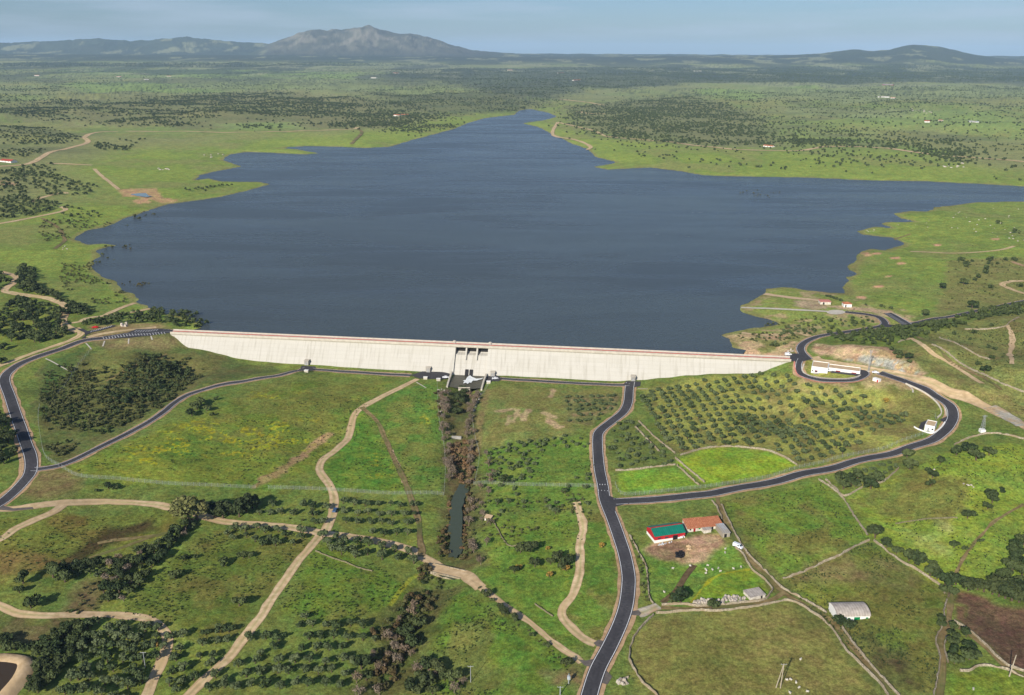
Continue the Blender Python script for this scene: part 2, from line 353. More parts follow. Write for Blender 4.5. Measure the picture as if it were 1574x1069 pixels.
M['foam'] = noise_mat('foam', (214,220,220), (244,246,244), 1.2, 0.6, bump=0.2)
# wire mesh: real gaps between wires, far too fine to model wire by wire
m, n, b = mat_new('wire_mesh', 0.6, 0.4); b.inputs['Base Color'].default_value = (*lin((176,186,176)), 1); b.inputs['Alpha'].default_value = 0.13
M['wire_mesh'] = m
# dam concrete: lifts, block joints, stains running down
m, n, b = mat_new('dam_concrete', 0.85, 0.25); N = n.nodes.new
tc = N('ShaderNodeTexCoord'); br = N('ShaderNodeTexBrick'); br.offset = 0.0; br.squash = 1.0
br.inputs['Scale'].default_value = 1.0; br.inputs['Brick Width'].default_value = 15.0; br.inputs['Row Height'].default_value = 2.4
br.inputs['Mortar Size'].default_value = 0.05; br.inputs['Mortar Smooth'].default_value = 0.6; br.inputs['Bias'].default_value = 0.0
br.inputs['Color1'].default_value = (*lin((190,186,176)), 1); br.inputs['Color2'].default_value = (*lin((186,182,171)), 1); br.inputs['Mortar'].default_value = (*lin((166,161,149)), 1)
sx = N('ShaderNodeSeparateXYZ'); cx = N('ShaderNodeCombineXYZ')
n.links.new(tc.outputs['Object'], sx.inputs[0]); n.links.new(sx.outputs[0], cx.inputs[0]); n.links.new(sx.outputs[2], cx.inputs[1]); n.links.new(cx.outputs[0], br.inputs['Vector'])
mp = N('ShaderNodeMapping'); mp.inputs['Scale'].default_value = (0.7, 0.05, 0.06); nz = N('ShaderNodeTexNoise'); nz.inputs['Scale'].default_value = 1.0; nz.inputs['Detail'].default_value = 5
n.links.new(tc.outputs['Object'], mp.inputs[0]); n.links.new(mp.outputs[0], nz.inputs['Vector'])
rp = N('ShaderNodeMapRange'); rp.inputs[1].default_value = 0.5; rp.inputs[2].default_value = 0.78; rp.inputs[4].default_value = 0.85
nz2 = N('ShaderNodeTexNoise'); nz2.inputs['Scale'].default_value = 0.06; nz2.inputs['Detail'].default_value = 6; n.links.new(tc.outputs['Object'], nz2.inputs['Vector'])
m2 = N('ShaderNodeMath'); m2.operation = 'MULTIPLY'; n.links.new(nz.outputs[0], rp.inputs[0]); n.links.new(rp.outputs[0], m2.inputs[0]); n.links.new(nz2.outputs[0], m2.inputs[1])
mx = N('ShaderNodeMix'); mx.data_type = 'RGBA'; mx.inputs[7].default_value = (*lin((128,120,102)), 1)
n.links.new(m2.outputs[0], mx.inputs[0]); n.links.new(br.outputs[0], mx.inputs[6]); n.links.new(mx.outputs[2], b.inputs['Base Color'])
M['dam_concrete'] = m
def track_mat(name, src):
    m_ = M[src].copy(); m_.name = name; n = m_.node_tree; b = n.nodes['Principled BSDF']; l_ = b.inputs['Base Color'].links[0]; s_ = l_.from_socket
    v = n.nodes.new('ShaderNodeVertexColor'); v.layer_name = 'Col'; x = n.nodes.new('ShaderNodeMix'); x.data_type = 'RGBA'; x.blend_type = 'MULTIPLY'; x.inputs[0].default_value = 1
    n.links.new(s_, x.inputs[6]); n.links.new(v.outputs[0], x.inputs[7]); n.links.new(x.outputs[2], b.inputs['Base Color']); return m_
def stripe(k, per, amt):
    n = M[k].node_tree; b = n.nodes['Principled BSDF']; s_ = b.inputs['Base Color'].links[0].from_socket; t_ = n.nodes.new('ShaderNodeTexCoord'); w_ = n.nodes.new('ShaderNodeTexWave')
    w_.inputs['Scale'].default_value = 0.314 / per; w_.inputs['Distortion'].default_value = 0.6; r_ = n.nodes.new('ShaderNodeMapRange'); r_.inputs[3].default_value = 1 - amt; r_.inputs[4].default_value = 1.0
    v_ = n.nodes.new('ShaderNodeVectorMath'); v_.operation = 'SCALE'; n.links.new(t_.outputs['Object'], w_.inputs['Vector']); n.links.new(w_.outputs['Fac'], r_.inputs[0]); n.links.new(s_, v_.inputs[0]); n.links.new(r_.outputs[0], v_.inputs['Scale']); n.links.new(v_.outputs[0], b.inputs['Base Color'])
stripe('green_roof', 1.0, .22); stripe('tile', .9, .25); stripe('fibre_roof', 1.1, .2); stripe('sheet_metal', 1.0, .25)
for k in ('dirt', 'dirt_brown', 'rut', 'gravel', 'asphalt', 'dirt_pink'): M[k + '_t'] = track_mat(k + '_worn', k)
# water
def water_mat(name, deep, rough=0.24, wave=0.5, scale=0.35):
    m, n, b = mat_new(name, rough, 0.5); N = n.nodes.new; b.inputs['IOR'].default_value = 1.33
    g = N('ShaderNodeNewGeometry'); b.inputs['Base Color'].default_value = (*lin(deep), 1)
    nz = N('ShaderNodeTexNoise'); nz.inputs['Scale'].default_value = scale; nz.inputs['Detail'].default_value = 5; nz.inputs['Roughness'].default_value = 0.6
    mp = N('ShaderNodeMapping'); mp.inputs['Rotation'].default_value = (0, 0, 0.5); mp.inputs['Scale'].default_value = (1, 1.6, 1)
    n.links.new(g.outputs['Position'], mp.inputs[0]); n.links.new(mp.outputs[0], nz.inputs['Vector'])
    lg = N('ShaderNodeTexNoise'); lg.inputs['Scale'].default_value = 0.0035; lg.inputs['Detail'].default_value = 5; lg.inputs['Distortion'].default_value = 1.2
    mp2 = N('ShaderNodeMapping'); mp2.inputs['Rotation'].default_value = (0, 0, -0.35); mp2.inputs['Scale'].default_value = (0.6, 1.5, 1)
    n.links.new(g.outputs['Position'], mp2.inputs[0]); n.links.new(mp2.outputs[0], lg.inputs['Vector'])
    r1 = N('ShaderNodeMapRange'); r1.inputs[1].default_value = 0.38; r1.inputs[2].default_value = 0.62; r1.inputs[3].default_value = 0.5; r1.inputs[4].default_value = 1.5
    n.links.new(lg.outputs[0], r1.inputs[0])
    ml = N('ShaderNodeMath'); ml.operation = 'MULTIPLY'; n.links.new(r1.outputs[0], ml.inputs[0]); ml.inputs[1].default_value = wave
    l2 = N('ShaderNodeTexNoise'); l2.inputs['Scale'].default_value = 0.011; l2.inputs['Detail'].default_value = 6; l2.inputs['Roughness'].default_value = 0.65; l2.inputs['Distortion'].default_value = 0.8
    mp3 = N('ShaderNodeMapping'); mp3.inputs['Rotation'].default_value = (0, 0, 0.3); mp3.inputs['Scale'].default_value = (0.35, 1.6, 1)
    n.links.new(g.outputs['Position'], mp3.inputs[0]); n.links.new(mp3.outputs[0], l2.inputs['Vector'])
    sm_ = N('ShaderNodeMath'); sm_.operation = 'ADD'; n.links.new(lg.outputs[0], sm_.inputs[0]); n.links.new(l2.outputs[0], sm_.inputs[1])
    for sock, lo_, hi_ in (('Roughness', rough + .08, rough - .06), ('Specular IOR Level', .42, .62)):
        r2_ = N('ShaderNodeMapRange'); r2_.inputs[1].default_value = 0.84; r2_.inputs[2].default_value = 1.16; r2_.inputs[3].default_value = lo_; r2_.inputs[4].default_value = hi_
        n.links.new(sm_.outputs[0], r2_.inputs[0]); n.links.new(r2_.outputs[0], b.inputs[sock])
    bn = N('ShaderNodeBump'); bn.inputs['Strength'].default_value = 1.0; n.links.new(ml.outputs[0], bn.inputs['Distance'])
    n.links.new(nz.outputs[0], bn.inputs['Height']); n.links.new(bn.outputs[0], b.inputs['Normal'])
    return m
M['water'] = water_mat('water', (66,72,70), wave=0.7)
M['river_water'] = water_mat('river_water', (70,78,60), 0.3, 0.1, 0.8)
M['brown_water'] = water_mat('brown_water', (66,54,38), 0.1, 0.05, 0.8)
M['pond_water'] = water_mat('pond_water', (120,132,120), 0.1, 0.05, 0.8)
M['basin_water'] = water_mat('basin_water', (72,70,56), 0.35, 0.3, 0.6)
# ground: colour of each patch of land held on the sheet, broken up by noise in metres
m, n, b = mat_new('ground', 0.95, 0.08); N = n.nodes.new
at = N('ShaderNodeVertexColor'); at.layer_name = 'Col'; g = N('ShaderNodeNewGeometry')
def nz_(s, d=4, dist=0):
    q = N('ShaderNodeTexNoise'); q.inputs['Scale'].default_value = s; q.inputs['Detail'].default_value = d; q.inputs['Roughness'].default_value = 0.62
    q.inputs['Distortion'].default_value = dist; n.links.new(g.outputs['Position'], q.inputs['Vector']); return q
a1 = nz_(0.55, 5); a2 = nz_(0.09, 4, 0.6); a3 = nz_(1.7, 3)
def rng_(q, a, b_, c, d):
    r_ = N('ShaderNodeMapRange'); r_.inputs[1].default_value = a; r_.inputs[2].default_value = b_; r_.inputs[3].default_value = c; r_.inputs[4].default_value = d
    n.links.new(q.outputs[0], r_.inputs[0]); return r_
f1 = rng_(a1, 0.34, 0.66, 0.68, 1.36); f2 = rng_(a2, 0.34, 0.66, 0.8, 1.2); f3 = rng_(a3, 0.35, 0.65, 0.7, 1.3)
p1 = N('ShaderNodeMath'); p1.operation = 'MULTIPLY'; n.links.new(f1.outputs[0], p1.inputs[0]); n.links.new(f2.outputs[0], p1.inputs[1])
p2 = N('ShaderNodeMath'); p2.operation = 'MULTIPLY'; n.links.new(p1.outputs[0], p2.inputs[0]); n.links.new(f3.outputs[0], p2.inputs[1])
tf = rng_(nz_(0.85, 2), 0.58, 0.66, 1.0, 0.72); p3 = N('ShaderNodeMath'); p3.operation = 'MULTIPLY'; n.links.new(p2.outputs[0], p3.inputs[0]); n.links.new(tf.outputs[0], p3.inputs[1]); p2 = p3
vm = N('ShaderNodeVectorMath'); vm.operation = 'SCALE'; n.links.new(at.outputs[0], vm.inputs[0]); n.links.new(p2.outputs[0], vm.inputs['Scale'])
hs = N('ShaderNodeHueSaturation'); hh = rng_(nz_(0.16, 3), 0.32, 0.68, 0.468, 0.524); n.links.new(hh.outputs[0], hs.inputs['Hue']); n.links.new(vm.outputs[0], hs.inputs['Color'])
n.links.new(hs.outputs[0], b.inputs['Base Color'])
bn = N('ShaderNodeBump'); bn.inputs['Strength'].default_value = 0.9; bn.inputs['Distance'].default_value = 0.35; n.links.new(a1.outputs[0], bn.inputs['Height']); n.links.new(bn.outputs[0], b.inputs['Normal'])
M['ground'] = m

# ------------------------------------------------------------------ ground sheet
hp = 2 * math.pi
def y_rows():
    ys = []; y = 185.0
    while y < 45000:
        ys.append(y)
        d = 1.02 * (y * y + CAM_H ** 2) / (887.0 * CAM_H)
        if y > 3500: d = min(d, 85.0 if y < 17500 else 1500.0)
        y += d
    return np.array(ys)
YR = y_rows()
tc_ = np.concatenate([np.linspace(-0.95, -0.625, 60, endpoint=False), np.linspace(-0.625, 0.625, 1060), np.linspace(0.625, 0.95, 61)[1:]])
TX, TY = np.meshgrid(tc_, YR)
GX = (TY * cp + CAM_H * sp) * TX; GY = TY
GZ = height(GX, GY)
print('ground grid', GX.shape)
x, y, z = GX.ravel(), GY.ravel(), GZ.ravel()
NV = x.size
S = lin
col = np.tile(S((92,114,44)), (NV, 1))
def blend(mask, c): 
    col[:] = col + (c - col) * mask[:, None]
n80 = fbm(x / 75, y / 75, 31, 4); n18 = fbm(x / 17, y / 17, 33, 4); n300 = fbm(x / 330, y / 330, 35, 5); n5 = fbm(x / 5, y / 5, 37, 3)
s_ = side(x, y); up = sstep(-10, 25, s_)
sdw = np.full(NV, 3000.0); near = (y < 9000) & (s_ > -60); sdw[near] = sdist(x[near], y[near], WP)
blend(sstep(0.45, 0.7, n80) * 0.6, S((108,128,46)))
blend(sstep(0.52, 0.75, n18) * 0.18, S((104,106,54)))
blend(sstep(0.50, 0.28, n18) * 0.4, S((66,94,34)))
# land round the reservoir: bright young grass by the shore, duller and patchier farther off
ubase = np.tile(S((104,126,58)), (NV, 1))
m_ = sstep(0.42, 0.62, n300)[:, None]; ubase = ubase + (S((122,124,76)) - ubase) * m_ * 0.6
m_ = sstep(0.55, 0.75, fbm(x / 140, y / 140, 41, 4))[:, None]; ubase = ubase + (S((92,118,50)) - ubase) * m_ * 0.8
m_ = (sstep(0.56, 0.7, fbm(x / 260, y / 120, 43, 5)) * sstep(900, 1800, y))[:, None]; ubase = ubase + (S((84,96,56)) - ubase) * m_ * 0.6
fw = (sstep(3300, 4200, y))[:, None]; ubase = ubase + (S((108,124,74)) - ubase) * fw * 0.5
bright = (sstep(420, 120, sdw + (n300 - 0.5) * 500) * up * sstep(4500, 2000, y))[:, None]
bcol = S((112,136,50)) + (S((98,126,46)) - S((112,136,50))) * sstep(0.4, 0.65, n80)[:, None]
ubase = ubase + (bcol - ubase) * bright
ubase = ubase + (S((124,128,66)) - ubase) * (sstep(0.52, 0.75, n80) * 0.5)[:, None]
col[:] = col + (ubase - col) * up[:, None]
def poly(P, c, soft=4.0, warp=6.0, amt=1.0, mot=None, msc=14.0, mth=(0.45, 0.65), seed=0, z0=None):
    """paint one patch of land: P in photo coordinates, c its own colour, mot a second colour mottled over it"""
    w_ = G(P)[:, :2]
    x0, y0 = w_.min(0) - 30 - warp; x1, y1 = w_.max(0) + 30 + warp
    k = np.where((x > x0) & (x < x1) & (y > y0) & (y < y1))[0]
    if not len(k): return
    xx, yy = x[k], y[k]
    d = sdist(xx, yy, w_) + (fbm(xx / 9, yy / 9, 61 + seed, 3) - 0.5) * 2 * warp
    a = sstep(soft, -soft, d) * amt
    cc = np.tile(S(c), (len(k), 1))
    if mot is not None:
        q = sstep(mth[0], mth[1], fbm(xx / msc, yy / msc, 71 + seed, 4))[:, None]; cc = cc + (S(mot) - cc) * q
    col[k] += (cc - col[k]) * a[:, None]
def stroke(P, c, wd, warp=1.5, amt=1.0, seed=0):
    w_ = G(P)[:, :2]; x0, y0 = w_.min(0) - 20 - wd; x1, y1 = w_.max(0) + 20 + wd
    k = np.where((x > x0) & (x < x1) & (y > y0) & (y < y1))[0]
    if not len(k): return
    xx, yy = x[k], y[k]; d = seg_dist(xx, yy, w_) + (fbm(xx / 6, yy / 6, 81 + seed, 3) - 0.5) * 2 * warp
    a = sstep(wd, wd * 0.4, d) * amt; col[k] += (S(c) - col[k]) * a[:, None]
# far woods and dry belts (their own darker soil and scrub colour)
for P, c, mo in [
  ([(0,165),(120,150),(250,148),(380,140),(520,148),(640,160),(690,178),(600,197),(450,201),(330,198),(200,194),(60,188),(0,184)], (116,114,76), (96,106,60)),
  ([(590,108),(1040,101),(1200,108),(1574,120),(1574,126),(1150,128),(1040,128),(900,137),(850,152),(760,150),(700,128),(600,116)], (58,72,50), (72,86,56)),
  ([(1000,104),(1200,104),(1574,106),(1700,108),(1700,124),(1574,123),(1300,121),(1180,121),(1040,120),(960,110)], (48,64,46), (60,76,50)),
  ([(870,165),(1050,150),(1160,175),(1210,215),(1180,228),(1050,224),(930,212),(870,192)], (108,112,70), (90,102,58)),
  ([(0,98),(500,99),(700,99),(700,102),(300,104),(0,103)], (70,84,56), (88,98,62)),
  ([(560,140),(800,145),(850,160),(780,172),(700,178),(600,160)], (94,102,60), (74,88,50)),
  ]:
    poly(P, c, 60, 90, 0.8, mo, 90)
for P in [[(560,99),(700,100),(700,105),(540,105)], [(1100,128),(1400,130),(1574,131),(1574,136),(1200,134)]]: poly(P, (118,132,82), 40, 60, 0.85)
for P in [[(60,108),(330,106),(560,112),(540,122),(200,120)], [(100,128),(420,126),(480,136),(300,144),(130,142)], [(1060,138),(1250,132),(1300,142),(1120,152)], [(1280,176),(1480,172),(1574,182),(1574,196),(1330,192)], [(330,190),(450,188),(470,198),(340,200)]]: poly(P, (108,136,62), 40, 50, 0.85, (100,126,60), 50)
for P in [[(1150,135),(1574,135),(1574,150),(1300,160),(1180,150)], [(300,120),(600,125),(560,140),(250,138)], [(1200,165),(1420,168),(1400,180),(1210,178)]]: poly(P, (112,130,72), 30, 40, 0.8, (96,112,62), 60)
# rocky upper slopes of the lone mountain and the right summit
rk = sstep(0.35, 0.6, fbm(x / 160, y / 160, 91, 5)); mt = (y > 12000) & (y < 15000) & (np.abs(x - np.interp(13200, [0, 1], [0, 1]) * 0) < 1e9)
mx0 = (440 - CX) / FPX * 12600; mx1 = (760 - CX) / FPX * 12600
mm = sstep(mx0 - 400, mx0 + 200, x) * sstep(mx1 + 300, mx1 - 900, x) * (y > 11700) * (y < 15500)
blend((y > 9500) * (y < 17000) * sstep(75, 130, z) * 0.9, S((48,62,46))); blend(mm * sstep(90, 220, z), S((76,80,64))); blend(mm * sstep(150, 330, z) * rk * .8, S((128,122,108))); blend(mm * sstep(0.5, 0.7, fbm(x / 60, y / 60, 93, 4)) * 0.6, S((52,62,46)))
# dark woodland stays dark beyond 4 km
blend(sstep(0.48, 0.62, fbm(x / 420, y / 800, 95, 5)) * sstep(4200, 6500, y) * (1 - mm) * 0.75, S((60,74,50)))
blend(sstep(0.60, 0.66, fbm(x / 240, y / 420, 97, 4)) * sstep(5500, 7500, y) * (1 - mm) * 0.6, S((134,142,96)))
# valley fields below the dam
poly([(150,700),(300,640),(450,590),(600,588),(540,640),(500,690),(480,722),(400,752),(150,735),(95,722)], (100,120,38), 5, 8, 1, (84,114,36), 22)
poly([(290,650),(400,590),(600,585),(560,615),(520,650),(460,700),(400,700)], (98,106,44), 8, 14, 0.65, (84,110,36), 14)
poly([(505,752),(500,722),(535,670),(555,632),(600,700),(626,755)], (78,116,34), 3, 4, 1, (96,124,38), 12)
poly([(560,628),(600,600),(672,588),(682,700),(684,760),(640,758),(600,690)], (80,114,38), 3, 4, 1, (98,116,44), 14)
poly([(745,600),(948,597),(945,625),(900,652),(870,670),(742,692)], (118,118,62), 5, 6, 1, (96,114,48), 10)
poly([(738,690),(870,672),(913,672),(918,745),(928,775),(738,790),(734,740)], (84,116,38), 5, 6, 1, (96,122,42), 14)
poly([(985,598),(1100,577),(1220,572),(1260,590),(1345,590),(1430,615),(1420,655),(1380,690),(1226,714),(1180,692),(1090,688),(1040,700)], (130,138,62), 5, 6, 1, (122,118,66), 14)
poly([(930,652),(980,648),(1038,700),(1040,716),(992,721),(946,725),(930,690)], (88,108,44), 4, 4, 1)
poly([(868,608),(955,606),(950,628),(905,652),(868,648)], (98,108,54), 3, 3, 1, (130,120,78), 8)
poly([(1047,703),(1088,690),(1130,688),(1180,694),(1204,703),(1225,716),(1180,731),(1085,745),(1040,712)], (116,148,36), 2, 2, 1, (104,138,38), 18)
poly([(946,727),(992,722),(1038,717),(1074,747),(1000,757),(955,759)], (104,142,38), 2, 2, 1, (92,130,40), 16)
poly([(1110,768),(1260,742),(1298,770),(1336,828),(1268,862),(1204,888),(1156,850)], (90,120,38), 3, 4, 1, (104,108,48), 16)
poly([(972,1010),(976,983),(1005,948),(1060,942),(1120,941),(1175,933),(1210,926),(1232,932),(1260,951),(1282,972),(1302,1002),(1330,1030),(1366,1072),(1010,1072),(980,1036)], (124,120,64), 3, 2, 1, (114,116,58), 24, (0.5, 0.75))
poly([(985,1000),(1040,955),(1160,955),(1190,1069),(1020,1069)], (112,112,54), 10, 14, 0.4)
poly([(1206,893),(1268,868),(1336,834),(1382,864),(1447,905),(1452,940),(1436,985),(1440,1069),(1384,1069),(1297,965),(1240,922)], (106,106,50), 4, 5, 1, (84,104,36), 14, (0.4, 0.6))
poly([(1300,965),(1340,975),(1420,1040),(1436,1069),(1384,1069)], (82,74,48), 6, 12, 0.9, (90,96,46), 9)
poly([(1230,895),(1340,845),(1400,880),(1390,900),(1260,915)], (124,112,72), 6, 12, 0.75, (98,106,48), 9)
poly([(1220,905),(1290,890),(1330,905),(1300,925),(1240,930)], (98,118,36), 4, 6, 0.8)
poly([(1300,760),(1400,716),(1480,690),(1574,680),(1650,760),(1650,900),(1574,905),(1440,895),(1340,828)], (112,138,42), 5, 6, 1, (98,126,42), 22)
poly([(1340,745),(1400,716),(1480,735),(1500,770),(1440,800),(1370,800),(1330,775)], (108,98,54), 8, 18, 0.8, (98,110,46), 16)
poly([(1390,815),(1450,812),(1440,840),(1400,850)], (138,158,80), 8, 14, 0.6)
poly([(1468,907),(1500,915),(1540,930),(1590,934),(1650,1030),(1590,1036),(1549,1024),(1510,985),(1472,955),(1486,945),(1484,930),(1470,926)], (104,84,62), 2, 2, 1, (90,72,54), 8)
poly([(1460,1040),(1505,1027),(1540,1030),(1600,1048),(1600,1090),(1450,1090)], (96,122,36), 3, 3, 1)
poly([(1470,932),(1483,933),(1483,955),(1470,953)], (106,84,60), 1, 1, 1)
# farmyard
poly([(985,850),(1000,835),(1130,838),(1160,868),(1187,903),(1175,920),(1075,930),(1008,929),(998,915),(992,875)], (94,130,42), 3, 3, 1, (84,116,40), 12)
poly([(1064,925),(1078,905),(1092,890),(1112,881),(1155,875),(1182,902),(1175,917),(1080,929)], (100,132,34), 1.5, 1.5, 1, (88,120,34), 7)
poly([(993,846),(1008,835),(1056,826),(1108,822),(1112,838),(1092,846),(1085,862),(1068,870),(1048,866),(1035,858),(1000,852)], (182,154,118), 2.5, 3, 1, (160,132,98), 5)
poly([(994,846),(1030,836),(1054,832),(1056,840),(1042,852),(1030,859),(1002,852)], (112,92,68), 2.5, 4, 0.8)
for P in ([(1096,792),(1180,884),(1192,900),(1220,922),(1270,948),(1300,985),(1330,1022),(1370,1072)],): stroke(P, (90,104,44), 6, 2)
# lower left
poly([(-60,800),(90,788),(260,786),(270,806),(170,860),(100,874),(60,895),(-60,900)], (96,112,40), 5, 8, 1, (112,104,50), 16)
poly([(165,812),(222,803),(232,812),(200,826),(150,846),(120,868),(92,874),(84,866),(130,840)], (66,52,34), 4, 6, 0.9)
poly([(-40,840),(60,845),(90,860),(70,885),(0,890),(-40,890)], (122,104,60), 5, 8, 0.8)
poly([(320,820),(400,812),(488,825),(440,880),(392,945),(330,990),(262,960),(180,942),(230,900),(275,850)], (84,104,36), 4, 5, 1, (98,104,44), 14)
poly([(440,925),(495,835),(560,870),(600,880),(640,900),(590,960),(560,980),(450,940),(400,960)], (84,112,34), 4, 4, 1, (92,106,40), 16)
poly([(120,895),(175,890),(160,915),(150,940),(90,942),(110,915)], (112,92,66), 4, 6, 0.8)
poly([(-40,945),(110,950),(130,965),(80,1000),(-40,985)], (108,92,64), 4, 6, 0.8, (84,92,42), 7)
poly([(640,1075),(680,930),(692,895),(760,935),(858,1000),(895,1035),(880,1075)], (80,112,34), 4, 4, 1, (94,108,44), 14)
poly([(742,800),(880,785),(890,900),(862,940),(900,985),(880,1000),(790,932),(742,895)], (84,116,36), 4, 4, 1, (96,122,40), 14)
poly([(905,785),(935,790),(955,860),(950,920),(915,985),(875,950),(890,900)], (82,114,36), 4, 4, 1, (104,108,48), 10)
poly([(840,1035),(880,1025),(890,1050),(850,1060)], (132,110,78), 4, 6, 0.8)
# river strip
poly([(690,600),(742,600),(735,690),(740,760),(738,870),(700,885),(672,880),(688,800),(686,700)], (98,88,56), 4, 8, 0.9, (74,84,40), 8)
poly([(640,900),(690,885),(700,905),(670,960),(640,1069),(560,1075),(580,960)], (80,78,42), 5, 8, 0.9, (70,86,34), 9)
# left hill between the two roads
poly([(55,600),(66,560),(140,535),(262,520),(330,545),(440,566),(330,590),(262,622),(200,662),(92,708),(66,690),(58,640)], (80,98,42), 4, 8, 1, (96,98,52), 14)
poly([(140,522),(262,514),(290,528),(240,540),(150,536)], (128,116,78), 3, 5, 0.8)
poly([(150,536),(215,545),(200,565),(160,600),(130,600),(135,560)], (104,112,52), 4, 6, 0.8)
poly([(62,600),(70,560),(130,530),(134,540),(90,600),(66,640)], (72,98,40), 3, 5, 0.9)
poly([(60,725),(92,722),(130,735),(100,760),(40,765),(40,745)], (120,104,68), 4, 6, 0.8)
# right hill, cutting, platform
poly([(1253,528),(1275,531),(1327,531),(1362,534),(1400,550),(1432,574),(1420,580),(1380,571),(1345,562),(1310,556),(1262,546),(1247,538)], (178,154,118), 2, 3, 1, (156,132,96), 6)
poly([(1300,553),(1330,548),(1370,552),(1405,562),(1428,580),(1400,577),(1345,562)], (158,160,148), 2, 3, 0.9, (176,148,108), 4)
poly([(1228,553),(1320,560),(1420,590),(1436,612),(1400,605),(1345,600),(1300,594),(1232,590),(1222,570)], (176,152,112), 4, 5, 0.75, (110,118,56), 9)
poly([(1380,545),(1480,500),(1650,470),(1650,680),(1574,650),(1500,612),(1440,580)], (104,116,54), 6, 8, 1, (120,116,66), 18)
poly([(1345,590),(1430,612),(1440,640),(1410,650),(1380,625)], (110,108,58), 4, 6, 0.8)
poly([(1240,556),(1300,560),(1325,568),(1322,580),(1300,584),(1255,582),(1240,574)], (128,136,56), 2, 2, 0.9)
# dry spit behind the right abutment, boat ramps, bare ground
poly([(1098,516),(1190,512),(1240,510),(1235,530),(1215,548),(1120,548),(1128,536),(1118,522)], (180,154,116), 3, 5, 0.95, (120,124,66), 12)
poly([(1170,448),(1250,446),(1330,458),(1400,480),(1400,500),(1340,508),(1250,512),(1160,508),(1190,497),(1140,480),(1142,470)], (112,132,54), 4, 5, 1, (164,148,104), 12, (0.55, 0.7))
poly([(1218,462),(1262,464),(1272,476),(1240,474),(1222,470)], (166,146,116), 2, 3, 0.9)
poly([(1270,470),(1300,470),(1370,478),(1430,500),(1400,500),(1340,480),(1290,476)], (186,160,126), 2, 3, 0.9)
poly([(1460,400),(1574,395),(1600,460),(1500,475),(1440,480),(1450,440)], (112,118,58), 5, 6, 0.9, (128,124,72), 14)
for cxy in [(1327,390),(1332,393),(1346,390),(1386,405),(1366,425),(1350,441),(1323,457),(1375,397),(1440,377),(1530,368)]:
    a, b2 = cxy; poly([(a-6,b2-1.2),(a+6,b2-1.5),(a+8,b2+1),(a-4,b2+1.6)], (206,156,122), 2, 3, 0.9)
# left shore: diggings and tracks' bare ground
poly([(182,292),(215,290),(240,290),(250,303),(275,309),(262,314),(235,309),(205,302),(190,303)], (172,140,100), 3, 5, 0.9)
poly([(202,308),(225,305),(232,312),(210,314)], (186,150,110), 2, 3, 0.9)
poly([(0,278),(20,280),(28,286),(0,285)], (176,148,110), 3, 5, 0.9)
poly([(160,206),(230,204),(215,195),(160,200)], (104,124,60), 5, 8, 0.6)
poly([(140,502),(250,497),(262,508),(140,520)], (150,128,88), 3, 4, 0.8)
for P, c in [([(762,632),(790,629)], 0), ([(784,640),(779,652)], 0), ([(797,630),(789,648)], 0), ([(812,630),(803,646)], 0), ([(836,636),(852,642)], 0), ([(842,645),(860,656)], 0), ([(850,600),(846,610)], 0)]: stroke(P, (176,150,116), 2.8, 2.6, 0.7)
stroke([(450,712),(480,686),(505,668)], (166,138,98), 4, 2.5, 0.9); stroke([(395,745),(430,725),(450,712)], (150,124,86), 4, 3, 0.8)
stroke([(165,585),(200,566),(255,545)], (160,132,92), 2, 1, 0.5); stroke([(1220,598),(1250,605),(1300,603)], (150,138,92), 3, 2, 0.5)
stroke([(750,600),(738,650),(732,700)], (132,116,76), 3, 1.5, 0.6)
# ground colour inside the ploughed tree rows of the big grove
# yellow flowers in drifts (their own colour in the grass)
def flowers(P, amt=0.8, sc=7.0, th=(0.5, 0.62), c=(164,160,36)):
    w_ = G(P)[:, :2]; x0, y0 = w_.min(0); x1, y1 = w_.max(0)
    k = np.where((x > x0) & (x < x1) & (y > y0) & (y < y1))[0]; xx, yy = x[k], y[k]
    a = sstep(3, -10, sdist(xx, yy, w_)) * sstep(th[0], th[1], fbm(xx / (sc * 2.2), yy / sc, 101, 4)) * sstep(0.5, 0.62, fbm(xx / 1.6, yy / 1.2, 103, 2)) * amt
    col[k] += (S(c) - col[k]) * a[:, None]
flowers([(180,690),(290,640),(360,650),(380,660),(260,720),(190,735)]); flowers([(290,660),(400,640),(520,640),(480,700),(400,720),(300,700)], 0.7)
flowers([(380,600),(480,600),(440,625),(380,625)], 0.5); flowers([(550,655),(580,660),(620,740),(560,740)], 0.55); flowers([(645,590),(672,600),(672,670),(640,665)], 0.6)
flowers([(1080,925),(1100,895),(1150,880),(1150,900),(1100,926)], 0.6, 4); flowers([(870,860),(900,840),(880,920),(850,950)], 0.35); flowers([(200,822),(250,815),(240,835),(180,850)], 0.5, 4)
stroke([(600,930),(612,912),(632,890),(640,885)], (140,148,36), 1.0, .8, 0.5); stroke([(1062,927),(1078,906),(1092,891),(1110,882),(1150,876)], (150,156,30), 0.9, 0.6, 0.6)
# shore rim, bed of the reservoir
blend(sstep(9, 2, np.abs(sdw - 2) + n5 * 4) * up * 0.75, S((134,124,78))); blend(sstep(0, -6, sdw) * up, S((84,78,60)))
